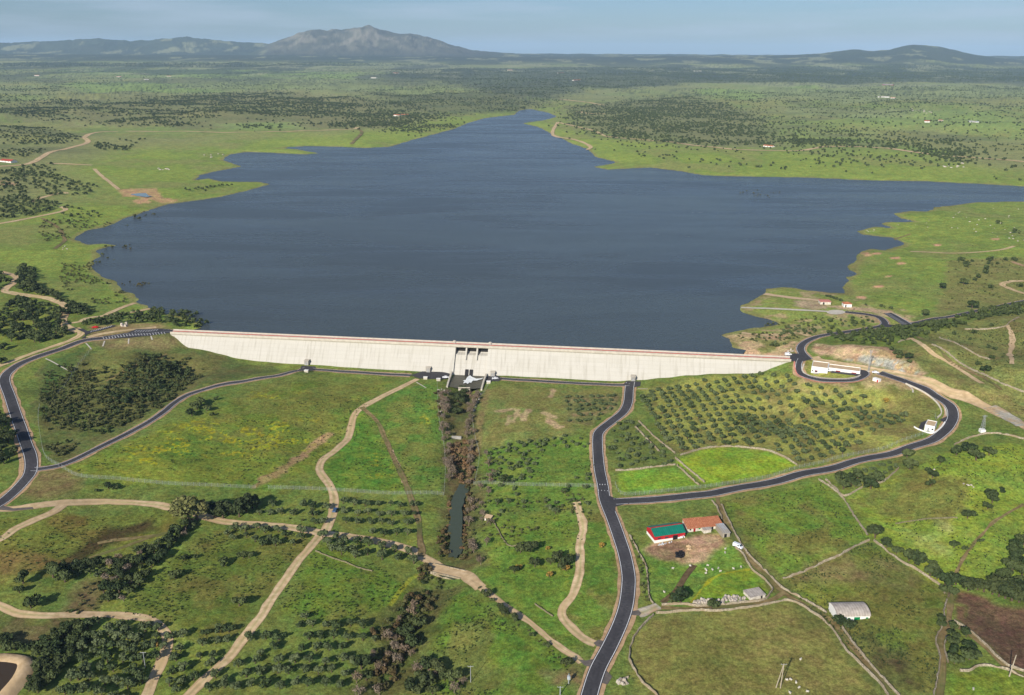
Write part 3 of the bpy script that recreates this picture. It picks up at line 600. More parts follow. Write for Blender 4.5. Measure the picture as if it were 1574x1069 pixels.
# far woodland speckle: tree and clearing at the size of single crowns
sp_ = hsh(np.floor(x / 7), np.floor(y / 14), 5); dens = sstep(0.46, 0.6, fbm(x / 300, y / 500, 111, 4)) * sstep(2600, 4200, y)
blend((sp_ > 0.62) * dens * 0.55, S((44,58,38)))
me = bpy.data.meshes.new('ground')
nr, nc = GX.shape
I = (np.arange(nr - 1)[:, None] * nc + np.arange(nc - 1)[None, :]).ravel()
F = np.stack([I, I + 1, I + nc + 1, I + nc], 1)
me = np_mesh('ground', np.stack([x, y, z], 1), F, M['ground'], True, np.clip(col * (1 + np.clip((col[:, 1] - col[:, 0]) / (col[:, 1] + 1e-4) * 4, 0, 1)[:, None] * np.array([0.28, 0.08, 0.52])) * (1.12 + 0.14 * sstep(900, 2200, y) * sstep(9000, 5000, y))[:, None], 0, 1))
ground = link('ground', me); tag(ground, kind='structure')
print('ground built', NV)

# ------------------------------------------------------------------ flat sheets that follow the ground
def cdt_sheet(Pw, step, lift, thick=0.0):
    """triangulated sheet inside polygon Pw (world), lying `lift` above the ground"""
    Pd = []
    for i in range(len(Pw)):
        a = np.array(Pw[i]); b_ = np.array(Pw[(i + 1) % len(Pw)]); k = max(1, int(np.linalg.norm(b_ - a) / (step * 1.2)))
        for j in range(k): Pd.append(a + (b_ - a) * j / k)
    Pd = np.array(Pd); x0, y0 = Pd.min(0); x1, y1 = Pd.max(0)
    gx, gy = np.meshgrid(np.arange(x0, x1, step), np.arange(y0, y1, step)); gx = gx.ravel(); gy = gy.ravel()
    k = sdist(gx, gy, Pd) < -step * 0.45
    V = [Vector((float(a), float(b_))) for a, b_ in Pd] + [Vector((float(a), float(b_))) for a, b_ in zip(gx[k], gy[k])]
    E = [(i, (i + 1) % len(Pd)) for i in range(len(Pd))]
    r = delaunay_2d_cdt(V, E, [list(range(len(Pd)))], 1, 1e-4)
    v = np.array([[p.x, p.y] for p in r[0]]); f = np.array([t for t in r[2] if len(t) == 3])
    zz = height(v[:, 0], v[:, 1]) + lift if lift is not None else None
    return v, f, zz
def patch(name, P, mat, lift=0.2, step=3.0, kind='structure', label=None, cat=None, jag=0.0, group=None):
    w_ = G(P)[:, :2]
    if jag:
        q = []
        for i in range(len(w_)):
            a = w_[i]; b_ = w_[(i + 1) % len(w_)]; k = max(1, int(np.linalg.norm(b_ - a) / 2.5))
            for j in range(k): q.append(a + (b_ - a) * j / k + rng.normal(0, jag, 2) * (j > 0))
        w_ = np.array(q)
    v, f, zz = cdt_sheet(w_, step, lift)
    o = link(name, np_mesh(name, np.column_stack([v, zz]), f, mat)); return tag(o, label, cat, group, kind)
def smooth_line(w_, step=2.5):
    w_ = np.asarray(w_, float); P = np.vstack([2 * w_[0] - w_[1], w_, 2 * w_[-1] - w_[-2]]); out = []
    for i in range(1, len(P) - 2):
        p0, p1, p2, p3 = P[i - 1], P[i], P[i + 1], P[i + 2]; n_ = max(2, int(np.linalg.norm(p2 - p1) / step))
        for j in range(n_):
            t = j / n_; out.append(0.5 * ((2 * p1) + (p2 - p0) * t + (2 * p0 - 5 * p1 + 4 * p2 - p3) * t * t + (3 * p1 - p0 - 3 * p2 + p3) * t ** 3))
    out.append(P[-2]); return np.array(out)
def ribbon_geo(line, width, lift, off=0.0, jag=0.0, across=4, skirt=0.0, z0=None):
    t = np.gradient(line, axis=0); t /= np.linalg.norm(t, axis=1)[:, None] + 1e-9; nrm = np.stack([-t[:, 1], t[:, 0]], 1)
    n_ = len(line); hw = width / 2
    jl = rng.normal(0, 1, n_); jr = rng.normal(0, 1, n_)
    jl = np.convolve(jl, [0.25, 0.5, 0.25], 'same') * jag; jr = np.convolve(jr, [0.25, 0.5, 0.25], 'same') * jag
    V = []
    for k in range(across + 1):
        q = -1 + 2 * k / across
        o_ = off + q * hw + (jl * (q < 0) + jr * (q > 0)) * abs(q); V.append(line + nrm * o_[:, None])
    V = np.stack(V, 1)
    Z = height(V[..., 0], V[..., 1]) + (lift if np.ndim(lift) == 0 else np.asarray(lift)[:, None])
    VV = np.concatenate([V, Z[..., None]], 2).reshape(-1, 3); w_ = across + 1
    I = (np.arange(n_ - 1)[:, None] * w_ + np.arange(across)[None, :]).ravel()
    Fq = np.stack([I, I + w_, I + w_ + 1, I + 1], 1)
    return VV, Fq
WORN = {k: k + '_t' for k in ('dirt', 'dirt_brown', 'rut', 'gravel', 'asphalt', 'dirt_pink')}
def wear(line, across, kind):
    """wheel ruts, grassy or greasy middle, ragged edges: the surface's own colour across and along a track"""
    q = np.abs(-1 + 2 * np.arange(across + 1) / across)[None, :]; a = line[:, 0][:, None] / 7 + 0 * q; b_ = line[:, 1][:, None] / 7 + 3 * q
    nz = fbm(a, b_, 401, 3) - .5; nl = fbm(a / 6, b_ / 6, 403, 2) - .5
    if kind == 'a': f = 1 + .14 * np.exp(-((q - .5) / .16) ** 2) + nz * .5 + nl * .35; g = np.stack([f, f, f], -1)
    else:
        mid = np.exp(-(q / .22) ** 2) * np.clip(.55 + nl * 3, 0, 1); f = 1 - .12 * mid - .22 * (q > .9) + nz * .55 + nl * .25 + .06 * np.exp(-((q - .5) / .18) ** 2)
        g = np.stack([f * (1 - .16 * mid), f, f * (1 - .22 * mid)], -1)
    return np.clip(g, .3, 1.5).reshape(-1, 3)
def ribbon(name, P, width, mat, lift=0.12, jag=0.0, off=0.0, step=2.5, world=None, kind='structure', label=None, cat=None, group=None, parent=None, across=8):
    line = smooth_line(G(P)[:, :2] if world is None else world, step)
    VV, Fq = ribbon_geo(line, width, lift, off, jag, across)
    cols = None
    if mat.name in WORN: mat = M[WORN[mat.name]]; cols = wear(line, across, 'a' if 'asph' in mat.name else 'd')
    o = link(name, np_mesh(name, VV, Fq, mat, False, cols), parent)
    if parent is None: tag(o, label, cat, group, kind)
    return o, line
def road(name, P, width, shoulder=1.3, lines=True, lift=0.2, smat='dirt_pink'):
    line = smooth_line(G(P)[:, :2], 2.5)
    if shoulder:
        V0, F0 = ribbon_geo(line, width + 2 * shoulder, lift - 0.1, 0, 0.45); tag(link('road_shoulder', np_mesh('road_shoulder', V0, F0, M[smat])), kind='structure')
    V0, F0 = ribbon_geo(line, width, lift, 0, 0.0, 8); r_ = tag(link(name, np_mesh(name, V0, F0, M['asphalt_t'], False, wear(line, 8, 'a'))), kind='structure')
    if lines:
        for sgn in (-1, 1):
            V0, F0 = ribbon_geo(line, 0.24, lift + 0.03, sgn * (width / 2 - 0.45), 0, 1); link('edge_line', np_mesh('edge_line', V0, F0, M['white_line']), r_)
    return line
main_line = road('main_road', [(903,1085),(906,1069),(918.5,1030),(936.7,995),(951.7,963),(962,932),(966,900),(965.5,881),(960,853),(951,825),(941,797),(930,769),(926.5,747),(921,718.6),(918.4,676.5),(922.6,662.5),(940,648.4),(957.4,634.4),(965,620),(967,600.7),(969,588)], 6.4)
east_line = road('east_road', [(945,772),(971,770.5),(1032.6,766),(1089,760),(1117,754.5),(1174,744.5),(1258,724.5),(1342,703.5),(1398.6,688),(1426.6,679.5),(1443.5,670),(1457.5,657),(1464.5,643),(1463,629),(1450.5,617),(1435,607.5),(1412.6,595),(1387.3,585.5),(1367.7,578.8),(1352,573.5)], 6.4, lift=0.21)
road('loop_road', [(1231,552),(1227.3,562),(1229,572.4),(1238,578.8),(1253.4,583.2),(1276,585.6),(1308,585.3),(1322,582),(1331,576.2),(1330,572)], 4.6, 1.2, lift=0.22)
road('shore_road', [(1243,553),(1233.5,544),(1230.5,535.6),(1235.6,528),(1247,521.6),(1261,517),(1278.8,514),(1296.6,511.4),(1327,506.6),(1350,503),(1360,498),(1352.5,489),(1335.4,484.3),(1310.6,481.3),(1299,480)], 6.0, 1.2)
road('north_road', [(1388,499.5),(1410,496.5),(1439,490),(1464,486.5),(1515,475.5),(1549,468.6),(1574,463.6),(1650,448)], 6.0, 1.0)
west_line = road('west_road', [(-90,812),(-30,789),(0,774),(17,761),(36.5,741),(46.5,727),(47.5,704.6),(39.8,682),(28,648.4),(16.8,614.7),(8.4,592.3),(7.6,581),(14.5,571.2),(36.5,557.2),(70,544.6),(112.3,529.5),(140.4,522),(196.5,515),(240,510.5),(266,509.5)], 6.6)
low_line = road('lower_road', [(50,722),(62,721.5),(92.6,715.8),(126.3,701.8),(168.4,680.7),(202,663.9),(230,648.4),(252.6,633),(269.5,619),(292,606.3),(322.8,596.5),(365,588),(400,581.8),(432,576.8),(454.6,570.5),(470,566.5),(486,568.8),(530,571.8),(586.5,575.4),(631.4,577.6)], 4.6, 1.1)
road('toe_road', [(768,582.5),(790,584),(820,585.6),(864,588.4),(910,590.6),(948,592.4),(968,592)], 4.4, 0.9)
A = 'asphalt'
patch('junction_apron', [(930,760),(944,766),(972,768.2),(980,773),(962,775.5),(946,780),(945,790),(934,786)], M[A], 0.235)
patch('plaza_east', [(959,590),(963,586.4),(985,587.4),(984,594),(972,597),(964,597)], M[A], 0.225)
patch('plaza_west', [(455,571),(464,563),(484,564),(488,569.5),(470,571)], M[A], 0.225)
patch('spillway_plaza_west', [(631,577.5),(649,571.6),(693,573.2),(686.5,584),(660,583.5),(644,582.4)], M[A], 0.24)
patch('spillway_plaza_east', [(748,577.5),(763,577.5),(774,582.5),(766,587),(745.5,587.6)], M[A], 0.24)
patch('crest_apron', [(1209,554.5),(1212,544.5),(1229,544),(1240,549),(1246,553),(1230,558),(1222,557)], M[A], 0.26)
patch('service_yard', [(1281,570.5),(1312,567.5),(1330,570),(1335,573),(1334,578),(1322,583),(1321,579),(1300,576.5),(1276,573.5)], M[A], 0.26)
patch('car_park', [(1358,482.4),(1369.7,481.2),(1385,489),(1402,498),(1387,500),(1377,494)], M[A], 0.24)
patch('car_park', [(1360,497),(1366,499.5),(1376,500.5),(1390,498),(1398,501),(1376,503.5),(1357,503.5)], M[A], 0.25)
patch('car_park', [(158,517.5),(196,512),(210,506.6),(245,505.8),(262,507),(262,512.5),(235,516),(200,520),(165,522)], M[A], 0.23)
patch('side_road', [(124,521),(131,517),(130,512),(121,508),(117,505.5),(128,506),(134,509.5),(152,506.6),(175,500.5),(179,502),(156,508.5),(140,512),(132,516),(131,521)], M[A], 0.24)
patch('farm_access', [(966,941),(981,938.5),(986,943),(983,947),(968,946)], M['asphalt_old'], 0.14)
patch('field_access', [(912,989),(920,984),(930,986.5),(927,996),(917,994)], M['asphalt_old'], 0.14)
patch('bridge_access', [(888,1014),(900,1016),(913,1013.5),(910,1026),(899,1024)], M['asphalt_old'], 0.14)
patch('south_access', [(931,1030),(941,1041),(934,1053),(922,1050)], M['asphalt_old'], 0.14)
patch('spur', [(0,772),(6,778),(20,782),(50,780),(52,783),(20,786),(-5,784)], M['asphalt_old'], 0.14)
patch('turning_circle', [(1284.9 + 14.4 * math.cos(k * hp / 24), 480.6 + 3.6 * math.sin(k * hp / 24)) for k in range(24)], M['concrete'], 0.3, 2.0)
ribbon('boat_ramp', [(1139,473.3),(1170,474.5),(1230,477.3),(1273,479.6)], 3.6, M['concrete'], 0.3)
ribbon('boat_ramp', [(1175,452.3),(1200,456),(1230,459.8),(1264,463.5)], 7.0, M['tan_roof'], 0.3)
# bays and stop lines
def stripes(P0, P1, Q0, Q1, k, name='bay_line'):
    a = G([P0, P1, Q0, Q1])[:, :2]; mb = MB()
    for i in range(k):
        t = i / (k - 1); p = a[0] + (a[1] - a[0]) * t; q = a[2] + (a[3] - a[2]) * t; d = (q - p) / np.linalg.norm(q - p); nn = np.array([-d[1], d[0]]) * 0.16
        c = [p - nn, q - nn, q + nn, p + nn]; zz = height(np.array([v[0] for v in c]), np.array([v[1] for v in c])) + 0.31
        mb.add([(v[0], v[1], float(w_)) for v, w_ in zip(c, zz)], [(0, 1, 2, 3)])
    tag(mb.build(name, M['white_line']), kind='structure')
stripes((158,519),(252,511),(160,522),(254,514.5),22); stripes((211,508.2),(243,506.6),(207,511.2),(240,509.4),9); stripes((142,509),(172,501),(139,511.4),(169,503.4),9)
stripes((1360,482.8),(1386,499),(1366,482),(1394,498.5),14); stripes((1372,482.5),(1399,497),(1377,484),(1401,499),12)
stripes((918,745),(934,745),(918,746.6),(934,746.6),5); stripes((920,754),(934,755),(920,755),(934,756),4); stripes((56,718),(56,726),(58,718),(58,726),4)
# dirt tracks
T = [('dirt_track', [(-20,772),(5.6,783),(50.5,778.4),(112,772.6),(168,771.6),(224.6,774.6),(266.7,781),(309,793),(351,803),(400,806.8),(446,810.5),(488,818.5),(530,824),(586.5,834),(628.6,845.4),(648,856),(670.7,868.6),(707,881),(727,894),(740,904)], 5.6, 'dirt', .4),
 ('dirt_track', [(738,902),(755,915),(790,940),(822,962.7),(858.6,993.6),(884,1011),(894,1019)], 3.2, 'dirt', .4),
 ('dirt_track', [(501,817),(510.7,791.5),(513.5,769),(510.7,755),(499.5,735.4),(491,721.4),(496.7,707.4),(516.3,692),(533.2,676.5),(538.8,659.6),(544.4,640),(555.6,627.4),(586.5,610.5),(620,593.7),(642,583)], 4.6, 'dirt', .25),
 ('dirt_track', [(500,816),(493,823),(460,861.6),(423.7,912),(400,948.6),(356.5,1004.8),(331,1030),(294.7,1063.7),(270,1092)], 4.2, 'dirt', .3),
 ('dirt_track', [(-50,915),(0,931.8),(28,943),(70,946.8),(112,945.3),(168.4,945.8),(219,950),(244,961.3),(256.8,976.7),(257,993.6),(247,1021.6),(235.8,1044),(222,1075)], 4.0, 'dirt', .35),
 ('dirt_track', [(-60,850),(0,829.3),(28,811),(78.6,788.6),(98,776)], 4.4, 'dirt', .3),
 ('cart_track', [(98,873),(154.4,853),(196.5,839),(238.6,823.7),(280.7,815.3)], 2.2, 'dirt_brown', .3),
 ('cart_track', [(150,836),(175,830.5),(196.5,829),(238.6,823)], 2.4, 'dirt_brown', .3),
 ('cart_track', [(556,626),(581,651),(597.7,687.7),(614.6,724),(628.6,755),(636,780),(643,800),(646.8,839),(648,856)], 3.0, 'dirt_brown', .4),
 ('dirt_track', [(601,692),(614.6,722),(622,742)], 2.6, 'dirt', .4),
 ('dirt_track', [(886,772),(896.5,811),(892,833.6),(891.5,881.3),(881,912),(864.2,937.4),(872.6,959.9),(900.7,983.7),(916,990.5)], 4.0, 'dirt', .35),
 ('dirt_track', [(980,943.5),(990,941),(1013,932)], 5.0, 'gravel', .5),
 ('cart_track', [(1018,927),(1041,906.5),(1055,884),(1067,869)], 2.6, 'rut', .25),
 ('cart_track', [(1102,763),(1104,775),(1114,797),(1130,833),(1153.3,861.6),(1182,887),(1194,902),(1222,923),(1276,952),(1302,985),(1332,1020),(1368,1062)], 2.4, 'dirt_brown', .3),
 ('cart_track', [(1016,934),(1070,936),(1130,931),(1182,923),(1205,912)], 2.2, 'dirt_brown', .3),
 ('cart_track', [(1463,890),(1460,903.7),(1460,937.4),(1456,962),(1447,982),(1450,1016),(1444,1069),(1440,1090)], 2.6, 'dirt_brown', .3),
 ('cart_track', [(1458,958),(1480,968),(1512,992),(1552,1030),(1590,1044)], 2.4, 'dirt_brown', .3),
 ('cart_track', [(1574,775),(1520,810),(1490,845),(1466,890)], 1.6, 'dirt_brown', .3),
 ('gravel_road', [(1250,549),(1262,555),(1300,561.5),(1345,569.5),(1398.6,580),(1454.7,602),(1510.8,624),(1540,638),(1574,655),(1640,690)], 7.5, 'dirt', .6),
 ('gravel_road', [(1520,626),(1550,642),(1574,655)], 9, 'gravel', .8),
 ('dirt_verge', [(-10,566),(25,553),(75,535),(110,523),(126,512),(116,505)], 5.0, 'dirt', .4),
 ('dirt_verge', [(134,519),(160,513),(200,507.5),(240,503.5)], 5.0, 'dirt', .5),
 ('dirt_verge', [(0,590),(8,625),(22,660),(32,700),(30,735),(0,765)], 2.6, 'dirt_pink', .5),
 ('dirt_track', [(0,418),(4,419),(19,423),(26.7,428),(19,437),(9,444),(7.6,448.3),(15,450),(25.4,452),(54.6,456),(76.2,459.7),(97.9,468.6),(103,475),(98,487),(97,498),(112,506.7),(122,510)], 6.5, 'dirt', .4),
 ('dirt_track', [(110,497),(122,495),(132,490),(146,487.7),(158.8,486),(171.5,480),(192,471.3),(208,466)], 4.5, 'dirt', .4),
 ('dirt_track', [(165,486),(190.5,482.7),(219.8,477),(249,472.8)], 4.5, 'dirt', .4),
 ('dirt_track', [(-40,349),(0,344),(50.5,334.8),(94,325.7),(101,321.6),(92,318)], 6.5, 'dirt', .5),
 ('dirt_track', [(47,310.5),(67,303.5),(97,296),(103,298)], 6, 'dirt', .5),
 ('dirt_track', [(145,260),(155,270),(168,280),(182,292)], 6, 'dirt', .5),
 ('dirt_track', [(64,335.8),(87.5,349),(99.3,369.4),(84,383)], 4, 'dirt_brown', .5),
 ('dirt_track', [(-40,258),(0,256),(47,251),(74,236),(108,227.5),(135,219),(130,211),(162,203),(269,202.4),(370,203.6),(530,199.5),(550,196)], 11, 'dirt', .6),
 ('dirt_track', [(74,251.5),(141,254.5)], 8, 'dirt', .6),
 ('dirt_track', [(550,199),(556,205),(540,222)], 8, 'dirt_brown', .6),
 ('dirt_track', [(1040,220.5),(1090,226),(1142,230.7),(1216.4,232.4),(1250,229),(1274,225.6),(1345,227.3),(1440,239),(1500,243),(1574,249),(1640,254)], 12, 'dirt', .8),
 ('dirt_track', [(857,188.6),(850,208),(883.6,215.5),(907,225.6),(903,231)], 9, 'dirt', .8),
 ('dirt_track', [(860,189),(885,195),(914,202),(934,210.4),(991,215.5),(1050,220.5)], 9, 'dirt', .8),
 ('dirt_track', [(860,153),(895,157),(931,163)], 14, 'dirt', 1), ('dirt_track', [(887,171.7),(905,175),(931,175.8)], 12, 'dirt', 1),
 ('dirt_track', [(1399.6,387),(1460.7,389.6),(1515,387),(1545,383),(1559,378.7)], 3.5, 'dirt', .5),
 ('dirt_track', [(1555,402.5),(1574,409),(1600,414)], 5, 'dirt_pink', .5),
 ('dirt_track', [(1574,432),(1555,433),(1542,436.4),(1545,441),(1569,450),(1600,458)], 5, 'dirt', .5),
 ('dirt_track', [(1400,520),(1430,540),(1470,565),(1510,590)], 3, 'dirt', .5), ('dirt_track', [(1410,518),(1450,545),(1500,575),(1540,600)], 2.2, 'dirt_brown', .5),
 ('dirt_track', [(1548,500),(1556,520),(1553,545),(1556,560)], 3, 'dirt', .6),
 ('dirt_track', [(1374,375),(1376,368),(1400,360)], 3, 'dirt_brown', .6),
 ('dirt_track', [(1140,512),(1185,516),(1225,512),(1245,517)], 4, 'dirt', .6),
 ('ditch', [(70,551.6),(92,563),(113.7,574)], .9, 'concrete', 0), ('ditch', [(132,528),(136,532),(140.4,537.5)], .9, 'concrete', 0), ('ditch', [(161,524.5),(158,533)], .9, 'concrete', 0),
 ('ditch', [(198,521),(197.5,529)], .9, 'concrete', 0), ('ditch', [(232,517),(234,523)], .9, 'concrete', 0), ('ditch', [(1370,580),(1388,588),(1402,598),(1403,604)], 1.0, 'concrete', 0),
 ('ditch', [(1395,590),(1420,602),(1440,612),(1452,625),(1455,640)], .9, 'concrete', 0), ('ditch', [(640,588),(655,597)], .8, 'concrete', 0), ('ditch', [(980,598),(996,598.5)], .8, 'concrete', 0)]
for i, (nm, P, w_, mt_, jg) in enumerate(T):
    far = G([P[0]])[0][1]
    ribbon(nm, P, w_, M[mt_], (0.09 if far < 480 else 0.16) + 0.002 * (i % 9) + max(0, (far - 900) / 2600.0), jg, step=2.5 if far < 900 else 9.0)
# pale kerb of the spur and pink kerbs in the loop
ribbon('kerb', [(1236,560),(1233,570),(1240,576.5),(1256,580.5),(1278,582.6),(1305,582.2),(1318,579.5),(1323,577)], 0.9, M['concrete'], 0.3)
ribbon('kerb', [(1221,556),(1222,568),(1228,578),(1245,585),(1275,589.4),(1312,588.6),(1328,584)], 0.7, M['pink_kerb'], 0.3)

# ------------------------------------------------------------------ water
def ngon_sheet(name, Pw, z, mat, label=None):
    V = [Vector((float(a), float(b_))) for a, b_ in Pw]; n_ = len(V)
    r = delaunay_2d_cdt(V, [(i, (i + 1) % n_) for i in range(n_)], [list(range(n_))], 1, 1e-4)
    v = np.array([[p.x, p.y, z] for p in r[0]]); f = np.array([t for t in r[2] if len(t) == 3])
    o = link(name, np_mesh(name, v, f, mat)); return tag(o, kind='structure')
def grow(P, d):
    P = np.asarray(P); a = np.roll(P, 1, 0); c = np.roll(P, -1, 0)
    t = (c - a); t /= np.linalg.norm(t, axis=1)[:, None] + 1e-9; nrm = np.stack([t[:, 1], -t[:, 0]], 1)
    area = 0.5 * np.sum(P[:, 0] * np.roll(P[:, 1], -1) - np.roll(P[:, 0], -1) * P[:, 1])
    return P + nrm * d * (1 if area > 0 else -1)
WPg = grow(WP, 9.0)
WPg[-2:] = [d1 + dN * 1.0, d0 + dN * 1.0]
k_ = (WPg - dA) @ dN > -CW + 1.5                                   # keep the sheet behind the upstream face
for i in np.where(k_)[0]:
    p = WPg[i] - dA; v_ = p @ dN; u_ = p @ dU
    if -5 < u_ < DLEN + 5: WPg[i] = WPg[i] - dN * (v_ + CW - 1.0)
ngon_sheet('reservoir_water', WPg, ZW, M['water'])
def low_water(name, P, mat, dz):
    P = np.array(P, float); P = np.vstack([P[i] + (P[(i + 1) % len(P)] - P[i]) * t + rng.normal(0, 1.5, 2) for i in range(len(P)) for t in (0, .33, .66)]); w_ = G(P); return ngon_sheet(name, w_[:, :2], float(np.median(w_[:, 2])) + dz, mat)
low_water('river_water', [(706,745),(714,746),(719,754),(712,778),(710,800),(711,830),(709,855),(699,861),(690,857),(690,820),(692,790),(697,768)], M['river_water'], 1.1)
low_water('river_water', [(662,876),(672,874),(690,882),(700,888),(694,892),(680,892),(666,886)], M['river_water'], 0.9)
low_water('pond_water', [(194,297),(210,296),(230,299),(238,303),(226,305),(204,301)], M['pond_water'], 0.35)
# ------------------------------------------------------------------ the dam (its own axes: x along the crest, -y to the valley)
dang = math.atan2(dU[1], dU[0])
dam = empty('concrete_dam', (float(dA[0]), float(dA[1]), 0.0), 'long pale concrete gravity dam holding back the reservoir', 'dam', rz=dang)
ZB = -9.0; F0_ = VTOP
def prof(rec=0.0, top=ZC - 1.6):          # section, y negative towards the valley
    return [(CW, ZB), (CW, top), (-0.0 + rec, top), (-0.0 + rec, ZC - VTOP), (-(ZC - VTOP - ZB) * SLOPE + rec, ZB)]
def u_of(px, py):
    p = on_face(px, py); return (p[0] - dA[0]) * dU[0] + (p[1] - dA[1]) * dU[1]
uL, uR = u_of(697.5, 550), u_of(748, 553)
mb = MB(); mb.prism(prof(), 0.0, uL); mb.prism(prof(), uR, DLEN); mb.build('dam_wall', M['dam_concrete'], dam)
# spillway: lower crest and face set back between the walls
mb = MB(); zs = ZC - 5.4; y0 = -0.0 + 3.0
pf = [(CW, ZB), (CW, zs - 0.6), (CW - 1.2, zs), (y0, zs), (y0 - 0.6, zs - 0.5)]
for k in range(9):
    z_ = zs - 1.2 - (zs - 1.2 - ZB) * (k / 8) ; yy_ = -(ZC - VTOP - z_) * SLOPE + 1.7 ; pf.append((yy_, z_))
mb.prism(pf, uL, uR); mb.build('spillway', M['dam_concrete'], dam)
sw = uR - uL
for k in (1, 2):
    xc = uL + sw * k / 3; pl = [(CW - 0.3, zs - 1), (CW - 0.3, ZC - 1.6), (0.0, ZC - 1.6), (-0.0, ZC - VTOP), (-(ZC - VTOP - 10.2) * SLOPE, 10.2), (y0, 9.6)]
    MB().prism(pl, xc - 0.5, xc + 0.5).build('pier', M['dam_concrete'], dam)
for k in range(3): MB().box(uL + sw * k / 3 + (.5 if k else .05), uL + sw * (k + 1) / 3 - (.5 if k < 2 else .05), CW - 1.3, CW - 1.05, zs - 1.2, ZC - 1.62).build('bay_shade', M['dark'], dam)  # dark panels added across the bays, their colour standing in for deep shade
# crest slab with cornice, carriageway, red footway, parapets
MB().prism([(CW + 0.3, ZC - 1.6), (CW + 0.3, ZC - 0.35), (-0.7, ZC - 0.35), (-0.7, ZC - 1.0), (-0.2, ZC - 1.6)], 0.0, DLEN).build('crest_slab', M['concrete'], dam)
MB().box(0.0, DLEN, 0.0, 3.1, ZC - 0.35, ZC - 0.30).build('crest_roadway', M['concrete_grey'], dam)
MB().box(0.0, DLEN, 3.1, 4.5, ZC - 0.35, ZC - 0.12).build('footway', noise_mat('red_footway', (196,104,84), (214,126,104), 0.6, 0.9), dam)
MB().box(0.0, DLEN, 4.5, 5.1, ZC - 0.35, ZC + 0.95).build('parapet', M['concrete'], dam)
MB().box(0.0, DLEN, -0.7, -0.3, ZC - 0.35, ZC + 0.55).build('parapet', M['concrete'], dam)
g_ = MB()
for i in range(0, int(DLEN), 6): g_.box(i + 0.5, i + 0.62, 2.98, 3.10, ZC - 0.3, ZC + 0.65)
g_.box(0.2, DLEN - 0.2, 3.0, 3.08, ZC + 0.30, ZC + 0.50); g_.build('guard_rail', M['steel'], dam)
for px_, py_ in ((697, 530), (752, 533)):
    u_ = (lambda q: (q[0] - dA[0]) * dU[0] + (q[1] - dA[1]) * dU[1])(P1(px_, py_, ZC))
    t_ = MB(); t_.cyl(u_, 4.6, ZC - 0.3, ZC + 1.3, 1.15, 1.15, 14); t_.cyl(u_, 4.6, ZC + 1.3, ZC + 1.8, 1.3, 0.5, 14); t_.build('crest_turret', M['concrete'], dam)
# outlets at the foot of the spillway
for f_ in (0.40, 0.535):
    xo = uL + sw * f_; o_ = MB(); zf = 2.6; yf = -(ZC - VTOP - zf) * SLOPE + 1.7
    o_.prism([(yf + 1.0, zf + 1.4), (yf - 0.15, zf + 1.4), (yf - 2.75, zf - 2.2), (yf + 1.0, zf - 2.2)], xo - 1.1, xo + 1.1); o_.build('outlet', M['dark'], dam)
# training walls
TWT = [((694.5,573.5),(690,585),(687,594)), ((747.5,577.5),(743,588),(740,597.5))]
for k_, P in enumerate(TWT):
    ln = smooth_line(W(P, 1.5), 1.5); t = np.gradient(ln, axis=0); t /= np.linalg.norm(t, axis=1)[:, None]; nn = np.stack([-t[:, 1], t[:, 0]], 1) * 0.55
    v = []; f = []
    for i, p in enumerate(ln):
        ztop = 3.0 - 1.8 * i / len(ln)
        for q, z_ in ((p - nn[i], -8), (p - nn[i], ztop), (p + nn[i], ztop), (p + nn[i], -8)): v.append((q[0], q[1], z_))
    for i in range(len(ln) - 1):
        for j in range(3): f.append((i * 4 + j, i * 4 + j + 1, (i + 1) * 4 + j + 1, (i + 1) * 4 + j))
    e = len(ln) - 1; f += [(0, 1, 2, 3), (e * 4, e * 4 + 1, e * 4 + 2, e * 4 + 3)]
    w_ = MB().add(v, f).build('training_wall', M['concrete'])
    tag(w_, ['curved concrete training wall on the left of the spillway basin', 'curved concrete training wall on the right of the spillway basin'][k_], 'wall', 'spillway training walls')
w_ = W([(699,573.5),(746,576.5),(739,597),(724,598),(704,597),(688.5,594)], 0.5); ngon_sheet('basin_water', w_, 0.45, M['basin_water'])
f_ = [(720,579),(722.5,577.6),(726,580.5),(732,583),(738,582.6),(743,581.6),(740,584),(733,585.6),(727,586),(724,589),(722,588),(719,591),(716,589),(712,590),(714,586.5),(711,585.6),(716,584.6),(717.5,581.5)]
fo = cdt_sheet(np.array(W(f_, 0.6)), 1.2, None); fv = fo[0]; fz = 0.62 + 0.5 * vnoise(fv[:, 0] * 0.9, fv[:, 1] * 0.9, 7)
tag(link('foaming_water', np_mesh('foaming_water', np.column_stack([fv, fz]), fo[1], M['foam'], True)), kind='structure')
pa = np.array(P1(704.5, 596.3, 0.5)); pb = np.array(P1(722.5, 596.6, 0.5))
sill = MB().box(0, float(np.linalg.norm(pb - pa)), -0.3, 0.3, -1.5, 0.9).build('weir_sill', M['concrete']); sill.location = (pa[0], pa[1], 0); sill.rotation_euler.z = math.atan2(*(pb - pa)[::-1])
tag(sill, 'low concrete sill across the spillway basin below the foam', 'sill')
pa = np.array(P1(694, 667.8, -1)); pb = np.array(P1(709, 668.2, -1)); zz_ = float(height(pa[0], pa[1])[0])
sill = MB().box(0, float(np.linalg.norm(pb - pa)), -0.4, 0.4, -3, 1.2).build('gauging_weir', M['concrete_grey']); sill.location = (pa[0], pa[1], zz_); sill.rotation_euler.z = math.atan2(*(pb - pa)[::-1])
tag(sill, 'narrow concrete weir crossing the overgrown stream bed', 'weir')

